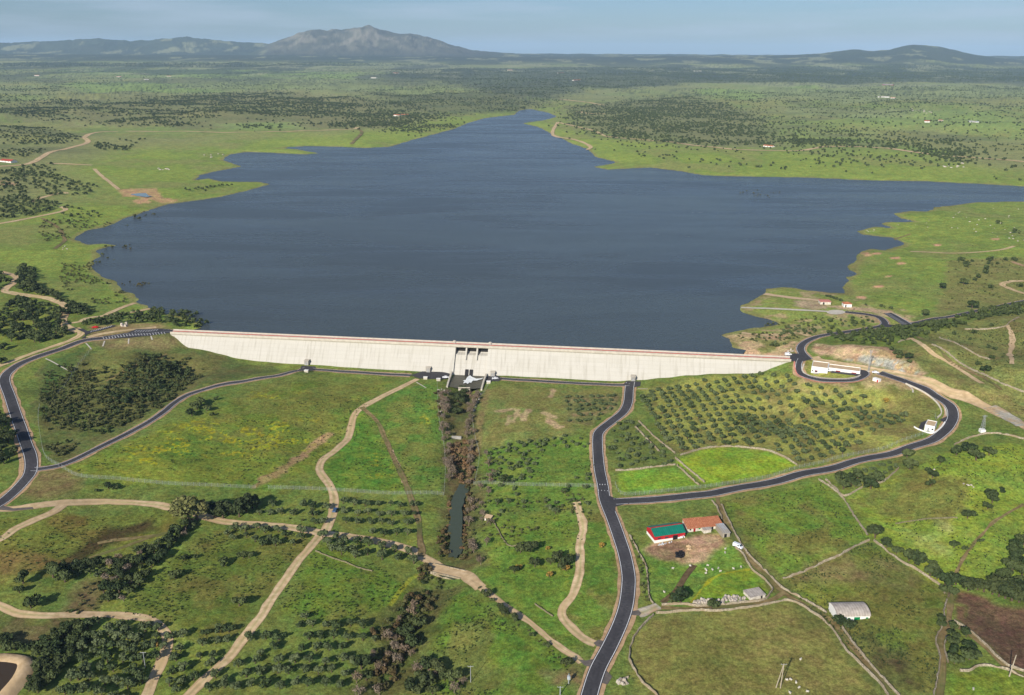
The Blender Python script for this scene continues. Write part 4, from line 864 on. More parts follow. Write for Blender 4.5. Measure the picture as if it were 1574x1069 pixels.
# ------------------------------------------------------------------ buildings
def frame(pl, pr, name, label, cat, group=None, dz=0.0):
    """thing whose local x runs from the front left ground corner to the right one, y going away"""
    a, b_ = G([pl, pr]); w_ = float(np.hypot(b_[0] - a[0], b_[1] - a[1])); e = empty(name, (a[0], a[1], float(min(a[2], b_[2])) + dz), label, cat, group, math.atan2(b_[1] - a[1], b_[0] - a[0]))
    return e, w_
def door(x0, x1, z0, z1, y, mat, par, name='door'): return MB().box(x0, x1, y - 0.07, y + 0.1, z0, z1).build(name, mat, par)
# dam control building
cb, _ = frame((1246.5,573.5), (1268,574.2), 'control_building', 'white control building with tan flat roofs and dark red doors beside the dam', 'building')
MB().box(0, 10, 0, 12, -2, 4.2).build('wall', M['white_wall'], cb); MB().box(0.4, 9.6, 0.4, 11.6, 4.2, 4.3).build('roof', M['tan_roof'], cb)
def parapet(x0, x1, y0, y1, z, par, h=0.45, t=0.35, mat='white_wall'):
    q = MB(); q.box(x0, x1, y0, y0 + t, z, z + h); q.box(x0, x1, y1 - t, y1, z, z + h); q.box(x0, x0 + t, y0 + t, y1 - t, z, z + h); q.box(x1 - t, x1, y0 + t, y1 - t, z, z + h); return q.build('parapet', M[mat], par)
parapet(0, 10, 0, 12, 4.2, cb)
MB().box(10, 29.5, 4.2, 12.2, -2, 3.3).build('wall', M['white_wall'], cb); MB().box(10.4, 29.1, 4.6, 11.8, 3.3, 3.4).build('roof', M['tan_roof'], cb); parapet(10.02, 29.5, 4.2, 12.2, 3.3, cb)
for a_, b_ in ((14.8, 17.6), (24.4, 27.2)): dr = door(a_, b_, 0, 2.4, 4.2, M['dark_red'], cb)
for a_, b_ in ((2.2, 3.9),):
    w_ = door(a_, b_, 0.9, 2.2, 0, M['dark_red'], cb, 'window'); MB().box(a_ + 0.2, b_ - 0.2, -0.1, -0.06, 1.1, 2.0).build('pane', M['glass'], w_)
w_ = door(0.5, 1.1, 1.2, 2.2, 0, M['glass'], cb, 'window'); door(11.2, 13.2, 1.0, 2.4, 4.2, M['glass'], cb, 'window')
MB().box(1.5, 5, -1.4, 0, -0.5, 0.5).build('step', M['concrete_grey'], cb)
# small white house on the bend
sh, w0 = frame((1420.5,662), (1435.5,665), 'pump_house', 'small white flat roofed house inside the bend of the asphalt road', 'building')
MB().box(0, w0, 0, 8.5, -1.5, 3.3).build('wall', M['white_wall'], sh); MB().box(.35, w0 - .35, .35, 8.15, 3.3, 3.4).build('roof', M['tan_roof'], sh); parapet(0, w0, 0, 8.5, 3.3, sh, .35, .3)
door(1.5, 2.4, 0, 2.1, 0, M['steel'], sh); door(3.6, 4.6, 1.2, 2.1, 0, M['glass'], sh, 'window')
patch('yard', [(1411,660),(1416,650),(1425,646.5),(1427,648),(1421,654),(1419,662)], M[A], 0.2)
patch('yard', [(1444,646),(1455,641),(1460,644),(1452,651)], M[A], 0.2)
# red and white barn with green roof
br_, wb = frame((1006,835.6), (1052.6,826.6), 'red_barn', 'red and white barn with a dark green sheet roof', 'barn')
D_ = 9.0; he, hr = 3.6, 5.4
MB().prism([(0, -1), (0, 1.5), (D_, 1.5), (D_, -1)], 0, wb).build('plinth_wall', M['white_wall'], br_)
MB().prism([(0, 1.5), (0, he), (D_ / 2, hr), (D_, he), (D_, 1.5)], 0.0, wb).build('wall', M['red_paint'], br_)
for s_ in (0, 1):
    ya, yb = (-0.35, D_ / 2 - 0.25) if s_ == 0 else (D_ / 2 + 0.25, D_ + 0.35); zf = lambda y_: hr - abs(y_ - D_ / 2) * (hr - he) / (D_ / 2) + 0.05
    q = MB(); q.prism([(ya, zf(ya)), (ya, zf(ya) + .16), (yb, zf(yb) + .16), (yb, zf(yb))], -0.3, wb + 0.3); q.build('roof', M['green_roof'], br_)
MB().prism([(D_ / 2 - .3, hr - .05), (D_ / 2 - .3, hr + .22), (D_ / 2 + .3, hr + .22), (D_ / 2 + .3, hr - .05)], -0.32, wb + 0.32).build('ridge_cap', M['red_paint'], br_)
door(wb * 0.60, wb * 0.76, -0.2, 2.7, 0, M['dark'], br_)
for a_ in (0.1, 0.34): q = door(wb * a_, wb * a_ + 1.6, 1.9, 2.5, 0, M['glass'], br_, 'window')
# tiled long barn
tb, wt = frame((1056,819), (1111,812), 'tiled_barn', 'long low whitewashed barn with an orange tiled roof beside the red barn', 'barn')
for k_, (a_, b_, hh) in enumerate(((0, wt * 0.50, 2.9), (wt * 0.50, wt, 2.7))):
    MB().prism([(0, -1), (0, 2.1), (6, hh + .5), (6, -1)], a_ + (0.02 if k_ else 0), b_).build('wall', M['old_wall'], tb)
    q = MB(); q.prism([(-.5, 2.05), (-.5, 2.25), (6.4, hh + .85), (6.4, hh + .62)], a_ - .1 + (.25 if k_ else 0), b_ + .1); q.build('roof', M['tile'], tb)
door(1.2, 1.9, 1.0, 1.7, 0, M['dark'], tb, 'window'); door(3.1, 4.1, 0, 1.9, 0, M['dark_red'], tb); door(5.6, 6.5, 1.1, 1.7, 0, M['green_door'], tb, 'window'); door(12, 12.9, 0, 1.8, 0, M['dark'], tb)
door(wt * .8, wt * .8 + .9, 0, 1.8, 0, M['dark'], tb)
# lean-to against the tiled barn, tin shed, stone shed
ln_, wl = frame((1082,820.5), (1093,818.5), 'lean_to', 'grey lean-to with a flat fibre roof in front of the tiled barn', 'shed')
MB().box(0, wl, 0, 3.4, -.6, 1.7).build('wall', M['old_wall'], ln_); MB().prism([(-.25, 1.68), (-.25, 1.82), (3.3, 2.0), (3.3, 1.86)], -.2, wl + .2).build('roof', M['fibre_roof'], ln_)
ts, w2 = frame((1110.5,827), (1121.5,825.5), 'tin_shed', 'grey corrugated tin shed at the right end of the farm', 'shed')
MB().box(0, w2, 0, 7.5, -.6, 2.3).build('wall', M['sheet_metal'], ts); MB().prism([(-.3, 2.32), (-.3, 2.46), (7.8, 2.9), (7.8, 2.76)], -.25, w2 + .25).build('roof', M['sheet_metal'], ts)
door(.8, 2.0, -.3, 1.8, 0, M['dark'], ts)
ss, w3 = frame((1153,923.5), (1176,919), 'stone_shed', 'low flat roofed stone shed in the farm field corner', 'shed')
MB().box(0, w3, 0, 5.2, -.6, 1.5).build('wall', M['old_wall'], ss); MB().box(-.2, w3 + .2, -.25, 5.4, 1.5, 1.66).build('roof', M['fibre_roof'], ss); door(w3 * .7, w3 * .7 + .8, 0, 1.3, 0, M['dark'], ss)
# white vaulted barn
vb, wv = frame((1286,956), (1337,950.5), 'vaulted_barn', 'white barn with a grey arched roof and a green door', 'barn')
arc = [(4.2 - 4.2 * math.cos(math.pi * k / 12), 2.4 + 1.75 * math.sin(math.pi * k / 12)) for k in range(13)]
MB().prism([(0, -1.5)] + arc + [(8.4, -1.5)], 0, wv).build('wall', M['white_wall'], vb)
arc2 = [(4.2 - 4.45 * math.cos(math.pi * k / 12), 2.36 + 1.95 * math.sin(math.pi * k / 12)) for k in range(13)]; arc3 = [(4.2 - 4.3 * math.cos(math.pi * k / 12), 2.36 + 1.8 * math.sin(math.pi * k / 12)) for k in range(13)]
q = MB(); n_ = 13; v = [(x_, a_, b_) for x_ in (-.25, wv + .25) for a_, b_ in arc2 + arc3]; f = []
for i in range(12):
    f += [(i, i + 1, 26 + i + 1, 26 + i), (13 + i, 26 + 13 + i, 26 + 14 + i, 14 + i), (i, 13 + i, 14 + i, i + 1), (26 + i, 27 + i, 40 + i, 39 + i)]
f += [(0, 26, 39, 13), (12, 25, 51, 38)]; q.add(v, f).build('roof', M['fibre_roof'], vb)
door(wv * .52, wv * .70, -.2, 1.9, 0, M['green_door'], vb); door(wv * .33, wv * .33 + .7, 1, 1.7, 0, M['green_door'], vb, 'window'); door(wv * .88, wv * .88 + .9, .4, 1.7, 0, M['green_door'], vb, 'window')
MB().box(wv * .3, wv * .85, -1.6, -.1, -1.2, .1).build('loading_step', M['old_wall'], vb)
# hut by the stream
hu, w4 = frame((744.5,800.5), (753.5,800.5), 'field_hut', 'tiny white field hut with a rusty roof right of the stream', 'hut')
MB().box(0, w4, 0, 2.6, -.5, 1.7).build('wall', M['old_wall'], hu); MB().prism([(-.3, 1.66), (-.3, 1.78), (2.9, 2.2), (2.9, 2.08)], -.2, w4 + .2).build('roof', M['tan_roof'], hu); door(1, 1.8, 0, 1.4, 0, M['dark'], hu)
# kiosk with red door, tin roofs at the boat ramp
kk, w5 = frame((1341,585.5), (1350.5,588.2), 'kiosk', 'low white service kiosk with a red door below the rock cutting', 'kiosk')
MB().box(0, w5, 0, 2.4, -.8, 1.9).build('wall', M['white_wall'], kk); MB().box(-.1, w5 + .1, -.1, 2.5, 1.9, 2.0).build('roof', M['white_wall'], kk); door(w5 * .68, w5 * .68 + 1, 0, 1.6, 0, M['red_paint'], kk)
b1, w6 = frame((1261,468.3), (1277,468.8), 'ramp_house', 'low pink roofed house at the head of the boat ramps', 'building')
MB().box(0, w6, 0, 7, -1, 2.3).build('wall', M['old_wall'], b1); MB().box(-.3, w6 + .3, -.3, 7.3, 2.3, 2.5).build('roof', M['pink_kerb'], b1); door(2, 3.2, 0, 1.9, 0, M['dark'], b1)
b2, w7 = frame((1297,472.5), (1309,472.8), 'ramp_house', 'white hip roofed house right of the boat ramps', 'building')
MB().box(0, w7, 0, 6, -1, 2.7).build('wall', M['white_wall'], b2)
MB().add([(-.4, -.4, 2.7), (w7 + .4, -.4, 2.7), (w7 + .4, 6.4, 2.7), (-.4, 6.4, 2.7), (2.5, 3, 3.9), (w7 - 2.5, 3, 3.9)], [(0, 1, 5, 4), (1, 2, 5), (2, 3, 4, 5), (3, 0, 4), (3, 2, 1, 0)]).build('roof', M['tile'], b2)
door(1, 2, 0, 2, 0, M['dark'], b2)
# gallery access huts at the dam foot and valve boxes
for k_, (a, b_, lb) in enumerate([((469,561.5),(475,561.7),'grey concrete gallery hut at the dam foot, leftmost of four'), ((655.5,571.6),(662,572),'grey concrete gallery hut at the dam foot just left of the spillway'),
                          ((754.5,577.6),(760.5,578),'grey concrete gallery hut at the dam foot just right of the spillway'), ((969.5,587.8),(976.5,588),'grey concrete gallery hut at the dam foot above the road junction')]):
    e, w_ = frame(a, b_, 'gallery_hut', lb, 'hut', 'gallery huts along the dam foot')
    p_ = on_face(*a); e.location = (p_[0] + dN[0] * 1.6, p_[1] + dN[1] * 1.6, float(height(p_[0] + dN[0] * 2, p_[1] + dN[1] * 2)[0])); e.rotation_euler.z = dang
    MB().box(0, 3, 0, 5, -1, 3.2).build('wall', M['concrete_grey'], e); MB().box(-.25, 3.25, -.25, 5.2, 3.2, 3.42).build('roof', M['concrete'], e); door(1.1, 1.9, 0, 1.9, 0, M['steel'], e)
for a, lb in (((654,583),'small square concrete valve box on the left spillway plaza edge'), ((674,585.5),'wide pale concrete valve box beside the parked white car'), ((751,589.5),'pale concrete valve box right of the spillway basin'), ((471,572.5),'single pale valve box below the leftmost gallery hut')):
    g = G1(*a); e = empty('valve_box', g, lb, 'valve box', 'valve boxes at the dam foot'); MB().box(-1.3, 1.3, -.9, .9, -.6, 1.5).build('chamber', M['concrete'], e); MB().box(-1.4, 1.4, -1, 1, 1.5, 1.65).build('lid', M['white_wall'], e)
# far houses
FH = [((0,249),(17,251),'long red roofed white house at the left edge beyond the track',60,12,'red_tile','white_wall'), ((605,178.5),(614,179),'left one of two orange roofed houses in the hills above the inlet',0,9,'tile','white_wall'),
 ((616,178),(627,178.3),'right one of two orange roofed houses in the hills above the inlet',0,9,'tile','white_wall'), ((179,118.5),(186,118.6),'far orange roofed house on the plain, left of three',0,10,'tile','white_wall'),
 ((222,123),(229,123.1),'far white house on the plain, middle of three',0,10,'fibre_roof','white_wall'), ((256,118),(263,118.1),'far orange roofed house on the plain, right of three',0,10,'tile','white_wall'),
 ((604,113),(612,113.1),'tiny orange roofed farm just right of the rocky mountain foot',0,12,'tile','white_wall'), ((570,120.5),(578,120.6),'tiny white farm below the rocky mountain',0,12,'fibre_roof','white_wall'),
 ((780,108.5),(789,108.6),'tiny orange roofed farm in the dark wood, top of three',0,12,'tile','white_wall'), ((858,113),(867,113.1),'tiny pink roofed farm in the dark wood, middle of three',0,12,'red_tile','white_wall'),
 ((882,124),(893,124.1),'white farm with orange roof in the dark wood, lowest of three',0,12,'tile','white_wall'), ((1351,150),(1367,150.3),'long white farm building on the bright plain at right',0,10,'fibre_roof','white_wall'),
 ((1369,151.5),(1376,151.6),'small orange roofed house right of the long white farm',0,9,'tile','white_wall'), ((1421,188),(1429,188.2),'small red roofed cottage beside dark trees on the right plain',0,8,'red_tile','white_wall'),
 ((1488,188.5),(1502,188.8),'pale metal roofed farm shed on the right plain',0,9,'sheet_metal','white_wall'), ((1173,226),(1187,226.6),'low white farmhouse beside the track across the right shore',0,8,'tile','white_wall'),
 ((1356,131),(1372,131.2),'far blue roofed warehouse under the right mountain',0,12,'sheet_metal','dark_red'), ((1442,186.5),(1448,186.7),'little orange hut right of the red roofed cottage',0,6,'tile','old_wall'),
 ((53,117),(60,117.1),'tiny white farm on the far left plain',0,12,'tile','white_wall'), ((1066,110),(1078,110.1),'long pale farm in the far wooded plain right of centre',0,12,'fibre_roof','white_wall')]
for a, b_, lb, _, dp, rf, wl_ in FH:
    e, w_ = frame(a, b_, 'farmhouse', lb, 'house', 'distant farmhouses', 0.2); w_ = max(w_, 8); h_ = 2.6 if w_ < 30 else 3.2
    MB().prism([(0, -6), (0, h_), (dp / 2, h_ + dp * .2), (dp, h_), (dp, -6)], 0, w_).build('wall', M[wl_], e)
    q = MB(); q.prism([(-.4, h_ - .05), (-.4, h_ + .2), (dp / 2, h_ + dp * .2 + .3), (dp + .4, h_ + .2), (dp + .4, h_ - .05), (dp / 2, h_ + dp * .2 + .05)], -.4, w_ + .4).build('roof', M[rf], e)
    door(w_ * .45, w_ * .45 + 1.4, 0, 2.1, 0, M['dark'], e)
    for t_ in (.18, .75): door(w_ * t_, w_ * t_ + 1.2, 1, 2.1, 0, M['glass'], e, 'window')

# ------------------------------------------------------------------ masts and poles
g = G1(1334.7, 571); e = empty('telecom_mast', g, 'tall thin grey radio mast beside the service yard', 'mast')
q = MB(); H_ = 13.5
for a_, b_ in ((-.45, -.3), (.45, -.3), (0, .5)): q.tube([(a_, b_, -1), (a_ * .5, b_ * .5, H_)], [.09, .07], 5)
for k in range(14): z_ = k * .95; w_ = .45 * (1 - .5 * z_ / H_); q.tube([(-w_, -.3 * w_ / .45, z_), (w_, -.3 * w_ / .45, z_ + .9)], [.05, .05], 4); q.tube([(w_, -.3 * w_ / .45, z_), (0, .5 * w_ / .45, z_ + .9)], [.05, .05], 4)
q.build('lattice', M['steel'], e); MB().box(-1, 1, -1, 1, -1, .4).build('footing', M['concrete'], e)
q = MB()
for k in range(3): an = k * hp / 3; q.tube([(math.cos(an) * .7, math.sin(an) * .7, H_ - .8), (math.cos(an) * .7, math.sin(an) * .7, H_ + .9)], [.16, .16], 6)
q.build('antenna', M['steel'], e)
def pole(px, py, H_, label, cross=1, mat='steel', r=.12, lean=0.0, twin=False, box=False, name='utility_pole'):
    g = G1(px, py); e = empty(name, g, label, 'pole', 'power poles in the valley')
    q = MB(); q.tube([(0, 0, -.8), (lean * H_, 0, H_)], [r * 1.3, r * .8], 7)
    if twin: q.tube([(-1.5, .3, -.8), (lean * H_ - .1, 0, H_ - .2)], [r * 1.2, r * .8], 7)
    q.build('shaft', M[mat], e)
    if cross:
        MB().box(lean * H_ - 1.0, lean * H_ + 1.0, -.06, .06, H_ - .42, H_ - .3).build('crossarm', M['steel'], e)
        for k in (-1, 0, 1): MB().cyl(lean * H_ + k * .95, 0, H_ - .28, H_ + .05, .09, .06, 6).build('insulator', M['concrete_grey'], e)
    if box: MB().box(-.5, .5, -.5, .4, H_ - 2.2, H_ - 1.0).build('transformer', M['sheet_metal'], e)
    return e
pole(723.5, 1049, 7.2, 'slim grey power pole in the meadow at the bottom centre'); pole(1199.3, 1058, 10.3, 'twin legged wooden power pole standing in the brown oval field', 1, 'wood', .17, .03, True)
pole(1551, 1040, 9, 'leaning wooden power pole beside the ploughed field', 0, 'wood', .2, .1); pole(223.5, 1027, 7, 'thin pole among the olives at the bend of the dirt track'); pole(874, 1051, 4.2, 'short transformer pole left of the main road', 0, 'steel', .2, 0, False, True)
pole(861, 1068, 3.5, 'pole topped by a wide crossarm at the bottom edge left of the main road', 1, 'steel', .2)
g = G1(1509.5, 664); e = empty('power_pylon', g, 'white footed steel pylon on the slope right of the bend', 'pylon')
MB().box(-1.3, 1.3, -1.3, 1.3, -1, 1.6).build('footing', M['white_wall'], e); q = MB()
for a_, b_ in ((-1, -1), (1, -1), (1, 1), (-1, 1)): q.tube([(a_ * .8, b_ * .8, 1.6), (a_ * .3, b_ * .3, 10)], [.09, .07], 4)
for k in range(8): z_ = 1.8 + k; w_ = .8 - .5 * k / 8; q.tube([(-w_, -w_, z_), (w_, -w_, z_ + .9)], [.05, .05], 4); q.tube([(w_, w_, z_), (-w_, w_, z_ + .9)], [.05, .05], 4)
q.build('lattice', M['steel'], e); MB().box(-1.4, 1.4, -.1, .1, 9.3, 9.5).build('crossarm', M['steel'], e)
# ------------------------------------------------------------------ vehicles
def car(px, py, ang, colr, label, van=False, cat='car', s=1.0):
    g = G1(px, py); e = empty('parked_' + ('van' if van else 'car'), g + Vector((0, 0, .22)), label, cat, None, ang); e.scale = (s, s, s)
    m_ = M.setdefault('car_' + str(colr), noise_mat('car_paint', colr, colr, 1, .3, .5))
    side_ = [(-2.1, .35), (-2.15, .85), (-1.95, 1.0), (-1.3, 1.05), (-.75, 1.45), (.7, 1.48), (1.35, 1.02), (2.05, .9), (2.15, .6), (2.1, .35)] if not van else \
            [(-2.3, .35), (-2.3, 1.9), (-2.1, 2.0), (1.0, 2.0), (1.6, 1.25), (2.2, 1.05), (2.3, .7), (2.3, .35)]
    q = MB(); n_ = len(side_); v = [(a_, y_ * (1 - .12 * (b_ > 1.1)), b_) for y_ in (-.86, .86) for a_, b_ in side_]
    q.add(v, [tuple(range(n_)), tuple(range(n_, 2 * n_))[::-1]] + [(i, (i + 1) % n_, n_ + (i + 1) % n_, n_ + i) for i in range(n_)]); q.build('body', m_, e, bevel=.05)
    gl = MB()
    if not van: gl.add([(-1.22, y_, 1.12) for y_ in (-.6, .6)] + [(-.82, y_, 1.42) for y_ in (.6, -.6)], [(0, 1, 2, 3)]); gl.box(-.8, .75, -.80, -.77, 1.1, 1.38); gl.box(-.8, .75, .77, .80, 1.1, 1.38); gl.add([(1.34, -.6, 1.09), (1.34, .6, 1.09), (.78, .6, 1.46), (.78, -.6, 1.46)], [(0, 1, 2, 3)])
    else: gl.add([(1.66, -.65, 1.3), (1.66, .65, 1.3), (1.12, .65, 1.9), (1.12, -.65, 1.9)], [(0, 1, 2, 3)]); gl.box(.2, 1.0, -.90, -.79, 1.25, 1.75)
    gl.build('windows', M['glass'], e)
    for a_ in (-1.35, 1.35):
        for b_ in (-.8, .8): w_ = MB().tube([(a_, b_ - .1, .34), (a_, b_ + .1, .34)], [.34, .34], 12).build('wheel', M['tyre'], e)
car(515.5, 786.5, R(80), (56,84,120), 'small blue car parked on the track beside the olive rows'); car(146.5, 504.8, R(20), (210,40,36), 'red car parked in the bays left of the dam')
car(1211.5, 547, R(10), (235,235,235), 'white pickup at the right end of the dam crest', True, 'van'); car(1134, 842.5, R(-45), (225,228,232), 'white van on the walled track below the tin shed', True, 'van')
car(685, 581.8, R(5), (225,226,230), 'white car parked just left of the spillway'); car(761, 583.6, R(15), (214,216,220), 'pale car parked right of the spillway'); car(1345.5, 574.5, R(-10), (236,236,238), 'white car at the gate near the radio mast')
car(1275, 571.6, R(5), (228,230,232), 'white car in front of the control building'); car(1049.3, 823.2 + 2.5, R(60), (205,210,214), 'light grey car beside the red barn door', False, 'car', .8)
# ------------------------------------------------------------------ fences
def fence(P, label, h=2.2):
    line = smooth_line(G(P)[:, :2], 3.0); Z = height(line[:, 0], line[:, 1]); c = line[len(line) // 2]; e = empty('wire_fence', (c[0], c[1], float(Z[len(line) // 2])), label, 'fence', 'wire fences'); o = np.array([c[0], c[1], float(Z[len(line) // 2])])
    q = MB(); 
    for i in range(len(line)): p = np.array([line[i][0], line[i][1], Z[i]]) - o; q.cyl(p[0], p[1], p[2] - .3, p[2] + h, .045, .045, 5)
    q.build('posts', M['steel'], e)
    v = []; f = []
    for i in range(len(line)): p = np.array([line[i][0], line[i][1], Z[i]]) - o; v += [(p[0], p[1], p[2] + .05), (p[0], p[1], p[2] + h - .1)]
    for i in range(len(line) - 1): f.append((2 * i, 2 * i + 2, 2 * i + 3, 2 * i + 1))
    MB().add(v, f).build('wire_panel', M['wire_mesh'], e)
fence([(95.4,720),(126,734),(196.5,739.5),(280.7,746.5),(393,751)], 'long wire fence across the meadow left of the dirt track'); fence([(412.5,751.5),(502,754.5),(614.6,760.5),(682,762)], 'wire fence crossing the dirt track above the olive rows')
fence([(672,586),(673,620),(675.4,648.4),(682,682),(684.7,718.6),(682.8,759)], 'wire fence down the left bank of the stream'); fence([(750.7,593),(728,634.4),(730,671),(736.7,701.8),(731,738)], 'wire fence down the right bank of the stream')
fence([(728,745.5),(780,746),(850,748),(917.5,749.5)], 'wire fence from the stream to the main road'); fence([(945.6,746),(954,760),(976.5,761.5),(1060.7,752.5),(1180,735.5)], 'wire fence along the straight east road')
fence([(1182,735.2),(1286,706),(1370.5,686.5),(1426.6,665),(1438,652),(1437,640)], 'wire fence curving up below the small white house'); fence([(140.4,538),(115,572),(90,606)], 'wire fence running down the slope from the left car park')
fence([(61,625),(59,643),(62,670),(67.4,697),(75,708),(91,717)], 'wire fence on the scrub slope inside the left road')
# ------------------------------------------------------------------ dry stone walls
def stone_wall(P, label, h=.95, w_=.62, mat='stone'):
    line = smooth_line(G(P)[:, :2], 1.6); n_ = len(line); t = np.gradient(line, axis=0); t /= np.linalg.norm(t, axis=1)[:, None] + 1e-9; nn = np.stack([-t[:, 1], t[:, 0]], 1)
    line = line + nn * rng.normal(0, .12, n_)[:, None]; Z = height(line[:, 0], line[:, 1]); hh = h * (0.8 + 0.4 * rng.random(n_)); hh *= np.where(rng.random(n_) < .04, .35, 1)
    o = np.array([line[n_ // 2][0], line[n_ // 2][1], Z[n_ // 2]]); V = []
    for q, dz in ((-.5, -.5), (-.42, .75), (-.18, 1.0), (.2, 1.02), (.42, .7), (.5, -.5)):
        jj = rng.normal(0, .07, n_); V.append(np.column_stack([line + nn * ((q * w_) + jj)[:, None], Z + (hh * dz if dz > 0 else dz)]) - o)
    V = np.stack(V, 1).reshape(-1, 3); I = (np.arange(n_ - 1)[:, None] * 6 + np.arange(5)[None, :]).ravel(); Fq = np.stack([I, I + 1, I + 7, I + 6], 1)
    ob = link('stone_wall', np_mesh('stone_wall', V, Fq, M[mat]), None, tuple(o)); return tag(ob, label, 'stone wall', 'dry stone field walls')
for P, lb in [
 ([(1004.6,945.8),(987.7,962.7),(973.7,982.3),(968,1002),(969.5,1018.8),(976.5,1032.9),(990.5,1052.5),(1007.4,1066.5),(1018,1078)], 'stone wall curving round the left end of the oval brown field'),
 ([(1008,943.5),(1060.7,939.7),(1116.8,938.8),(1180,929),(1210.5,924),(1230,930.4),(1258,948.6),(1280.7,968.3),(1300,999),(1328.4,1027),(1353.6,1052.5),(1368,1075)], 'long stone wall along the top and right of the oval brown field'),
 ([(968,823.7),(982,850.4),(993.3,872.9),(996,901),(997.5,917.8),(1004.6,929)], 'stone wall between the main road and the farm pasture'),
 ([(1017,930.4),(1049.5,929.4),(1074.7,932.4),(1110,930),(1145,927),(1173,923),(1184,913),(1187.5,906.5),(1176,892),(1156,875.7),(1142,853),(1129,841)], 'stone wall rounding the bottom and right side of the farm pasture'),
 ([(1110,800),(1103,782),(1094.4,770.4)], 'short stone wall from the tiled barn up to the road'),
 ([(1108.4,775.4),(1120,800),(1133.7,828),(1153.3,856),(1180,881.3),(1202,903.7),(1238.6,923.4),(1270.8,943)], 'stone wall on the right of the walled track, farm to vaulted barn'),
 ([(1294.7,965.5),(1317,996.4),(1342.4,1027),(1384,1072)], 'stone wall right of the walled track below the vaulted barn'),
 ([(1203,890),(1230,881.3),(1266.6,864.4),(1290.5,854.6),(1314.4,840.6),(1336,831.5)], 'stone wall slanting between the green field and the rough brown field'),
 ([(1258,737.7),(1280.7,752.3),(1297.5,769),(1314.4,795.7),(1334,824)], 'stone wall descending right of the large green field below the road'),
 ([(1343,832),(1381.7,861.6),(1412.6,878.5),(1444.9,901),(1453,914)], 'stone wall lined by oaks on the right of the rough field'),
 ([(1454.7,923.4),(1451,938),(1452,950)], 'short stone wall stub left of the brown ploughed field'), ([(1447.7,965.5),(1437.9,985),(1444.9,1010.4),(1440.7,1044),(1434,1075)], 'winding stone wall left of the narrow cart track at right'),
 ([(1466,955.7),(1491,971),(1524.9,1002),(1550,1024.4),(1580,1034)], 'stone wall below the brown ploughed field'), ([(1456,976.7),(1451.5,993.6),(1458.5,1021.6)], 'stone wall on the left of the small paddock with eight trees'),
 ([(1475,1031.5),(1488,1032),(1505,1024.4),(1533.3,1026),(1582,1044)], 'stone wall closing the bottom of the paddock with eight trees'),
 ([(1376,805.5),(1412.6,799.9),(1440,797.5),(1471.5,796.5)], 'faint stone wall across the bright pasture on the right slope'), ([(1381.7,720),(1370,731),(1359.3,739.7),(1345,746)], 'stone wall slanting down from the road near the big oaks'),
 ([(1269.4,738),(1284,751),(1297.5,763),(1325,750)], 'stone wall round the small olive plot below the road'),
 ([(1045,700.4),(1060,696),(1088.8,689),(1128,687),(1174,692),(1202,701.8),(1226,715.8)], 'stone wall along the bottom of the big hillside grove'),
 ([(976.5,656.8),(995,676),(1013,694.7)], 'left of two stone walls dividing the upper groves'), ([(982,648.4),(1002,668),(1021.4,684.9),(1038,697.5)], 'right of two stone walls dividing the upper groves'),
 ([(1038,704.6),(1060,723),(1083,742.5)], 'stone wall between the two small bright fields, right one'), ([(1041,715.8),(1058,732),(1074.7,746.7)], 'stone wall between the two small bright fields, left one'),
 ([(945.6,724),(970,723),(993.3,720),(1038,715)], 'stone wall under the small left grove'), ([(1432,530.5),(1466,551),(1502.4,572.6),(1540,590),(1580,606)], 'long stone wall down the right hillside, lower one'),
 ([(1443.5,519.3),(1480,534),(1522,553)], 'stone wall down the right hillside, upper one'), ([(1379,527.7),(1387,524),(1398.6,522)], 'short stone wall above the rock cutting'), ([(1482.8,506.7),(1539,503.9),(1552,496),(1566,488.4)], 'stone wall high on the right hillside near the road'),
 ([(1466,685),(1480,678),(1496.8,672),(1527.7,666.7),(1580,677)], 'stone wall beside the pylon slope'), ([(485.4,847.6),(505,856),(530,864.4),(550,873),(572.5,878.5)], 'low stone wall under the olives below the crossroads'),
 ([(822,929),(836,939),(850,948.6)], 'short overgrown wall in the meadow left of the winding track'), ([(760,805),(780,838),(800,838)], 'low mossy wall near the tiny field hut'),
 ([(952,1052),(958,1046),(966,1043)], 'tiny wall at the bottom edge right of the main road')]: stone_wall(P, lb, *((.6, .5, 'old_stone') if any(k in lb for k in ('under the olives', 'overgrown', 'mossy', 'faint')) else ()))
# retaining wall and parapet pieces by the loop
def conc_wall(P, label, h, w_=.5, mat='concrete'):
    line = smooth_line(G(P)[:, :2], 2.0); n_ = len(line); t = np.gradient(line, axis=0); t /= np.linalg.norm(t, axis=1)[:, None] + 1e-9; nn = np.stack([-t[:, 1], t[:, 0]], 1); Z = height(line[:, 0], line[:, 1]); V = []
    for q, dz in ((-.5, -1.5), (-.5, h), (.5, h), (.5, -1.5)): V.append(np.column_stack([line + nn * q * w_, Z + dz]))
    V = np.stack(V, 1).reshape(-1, 3); I = (np.arange(n_ - 1)[:, None] * 4 + np.arange(3)[None, :]).ravel(); Fq = np.stack([I, I + 1, I + 5, I + 4], 1)
    return tag(link('retaining_wall', np_mesh('retaining_wall', V, Fq, M[mat])), label, 'wall')
conc_wall([(1392,591),(1412,600),(1430,611),(1443,624),(1447,636),(1440,644)], 'low pale retaining wall inside the right road bend', 1.0); conc_wall([(1405,657),(1412,661),(1432,667),(1444,660),(1452,650)], 'thin white wall round the small white house plot', .7, .4, 'white_wall')
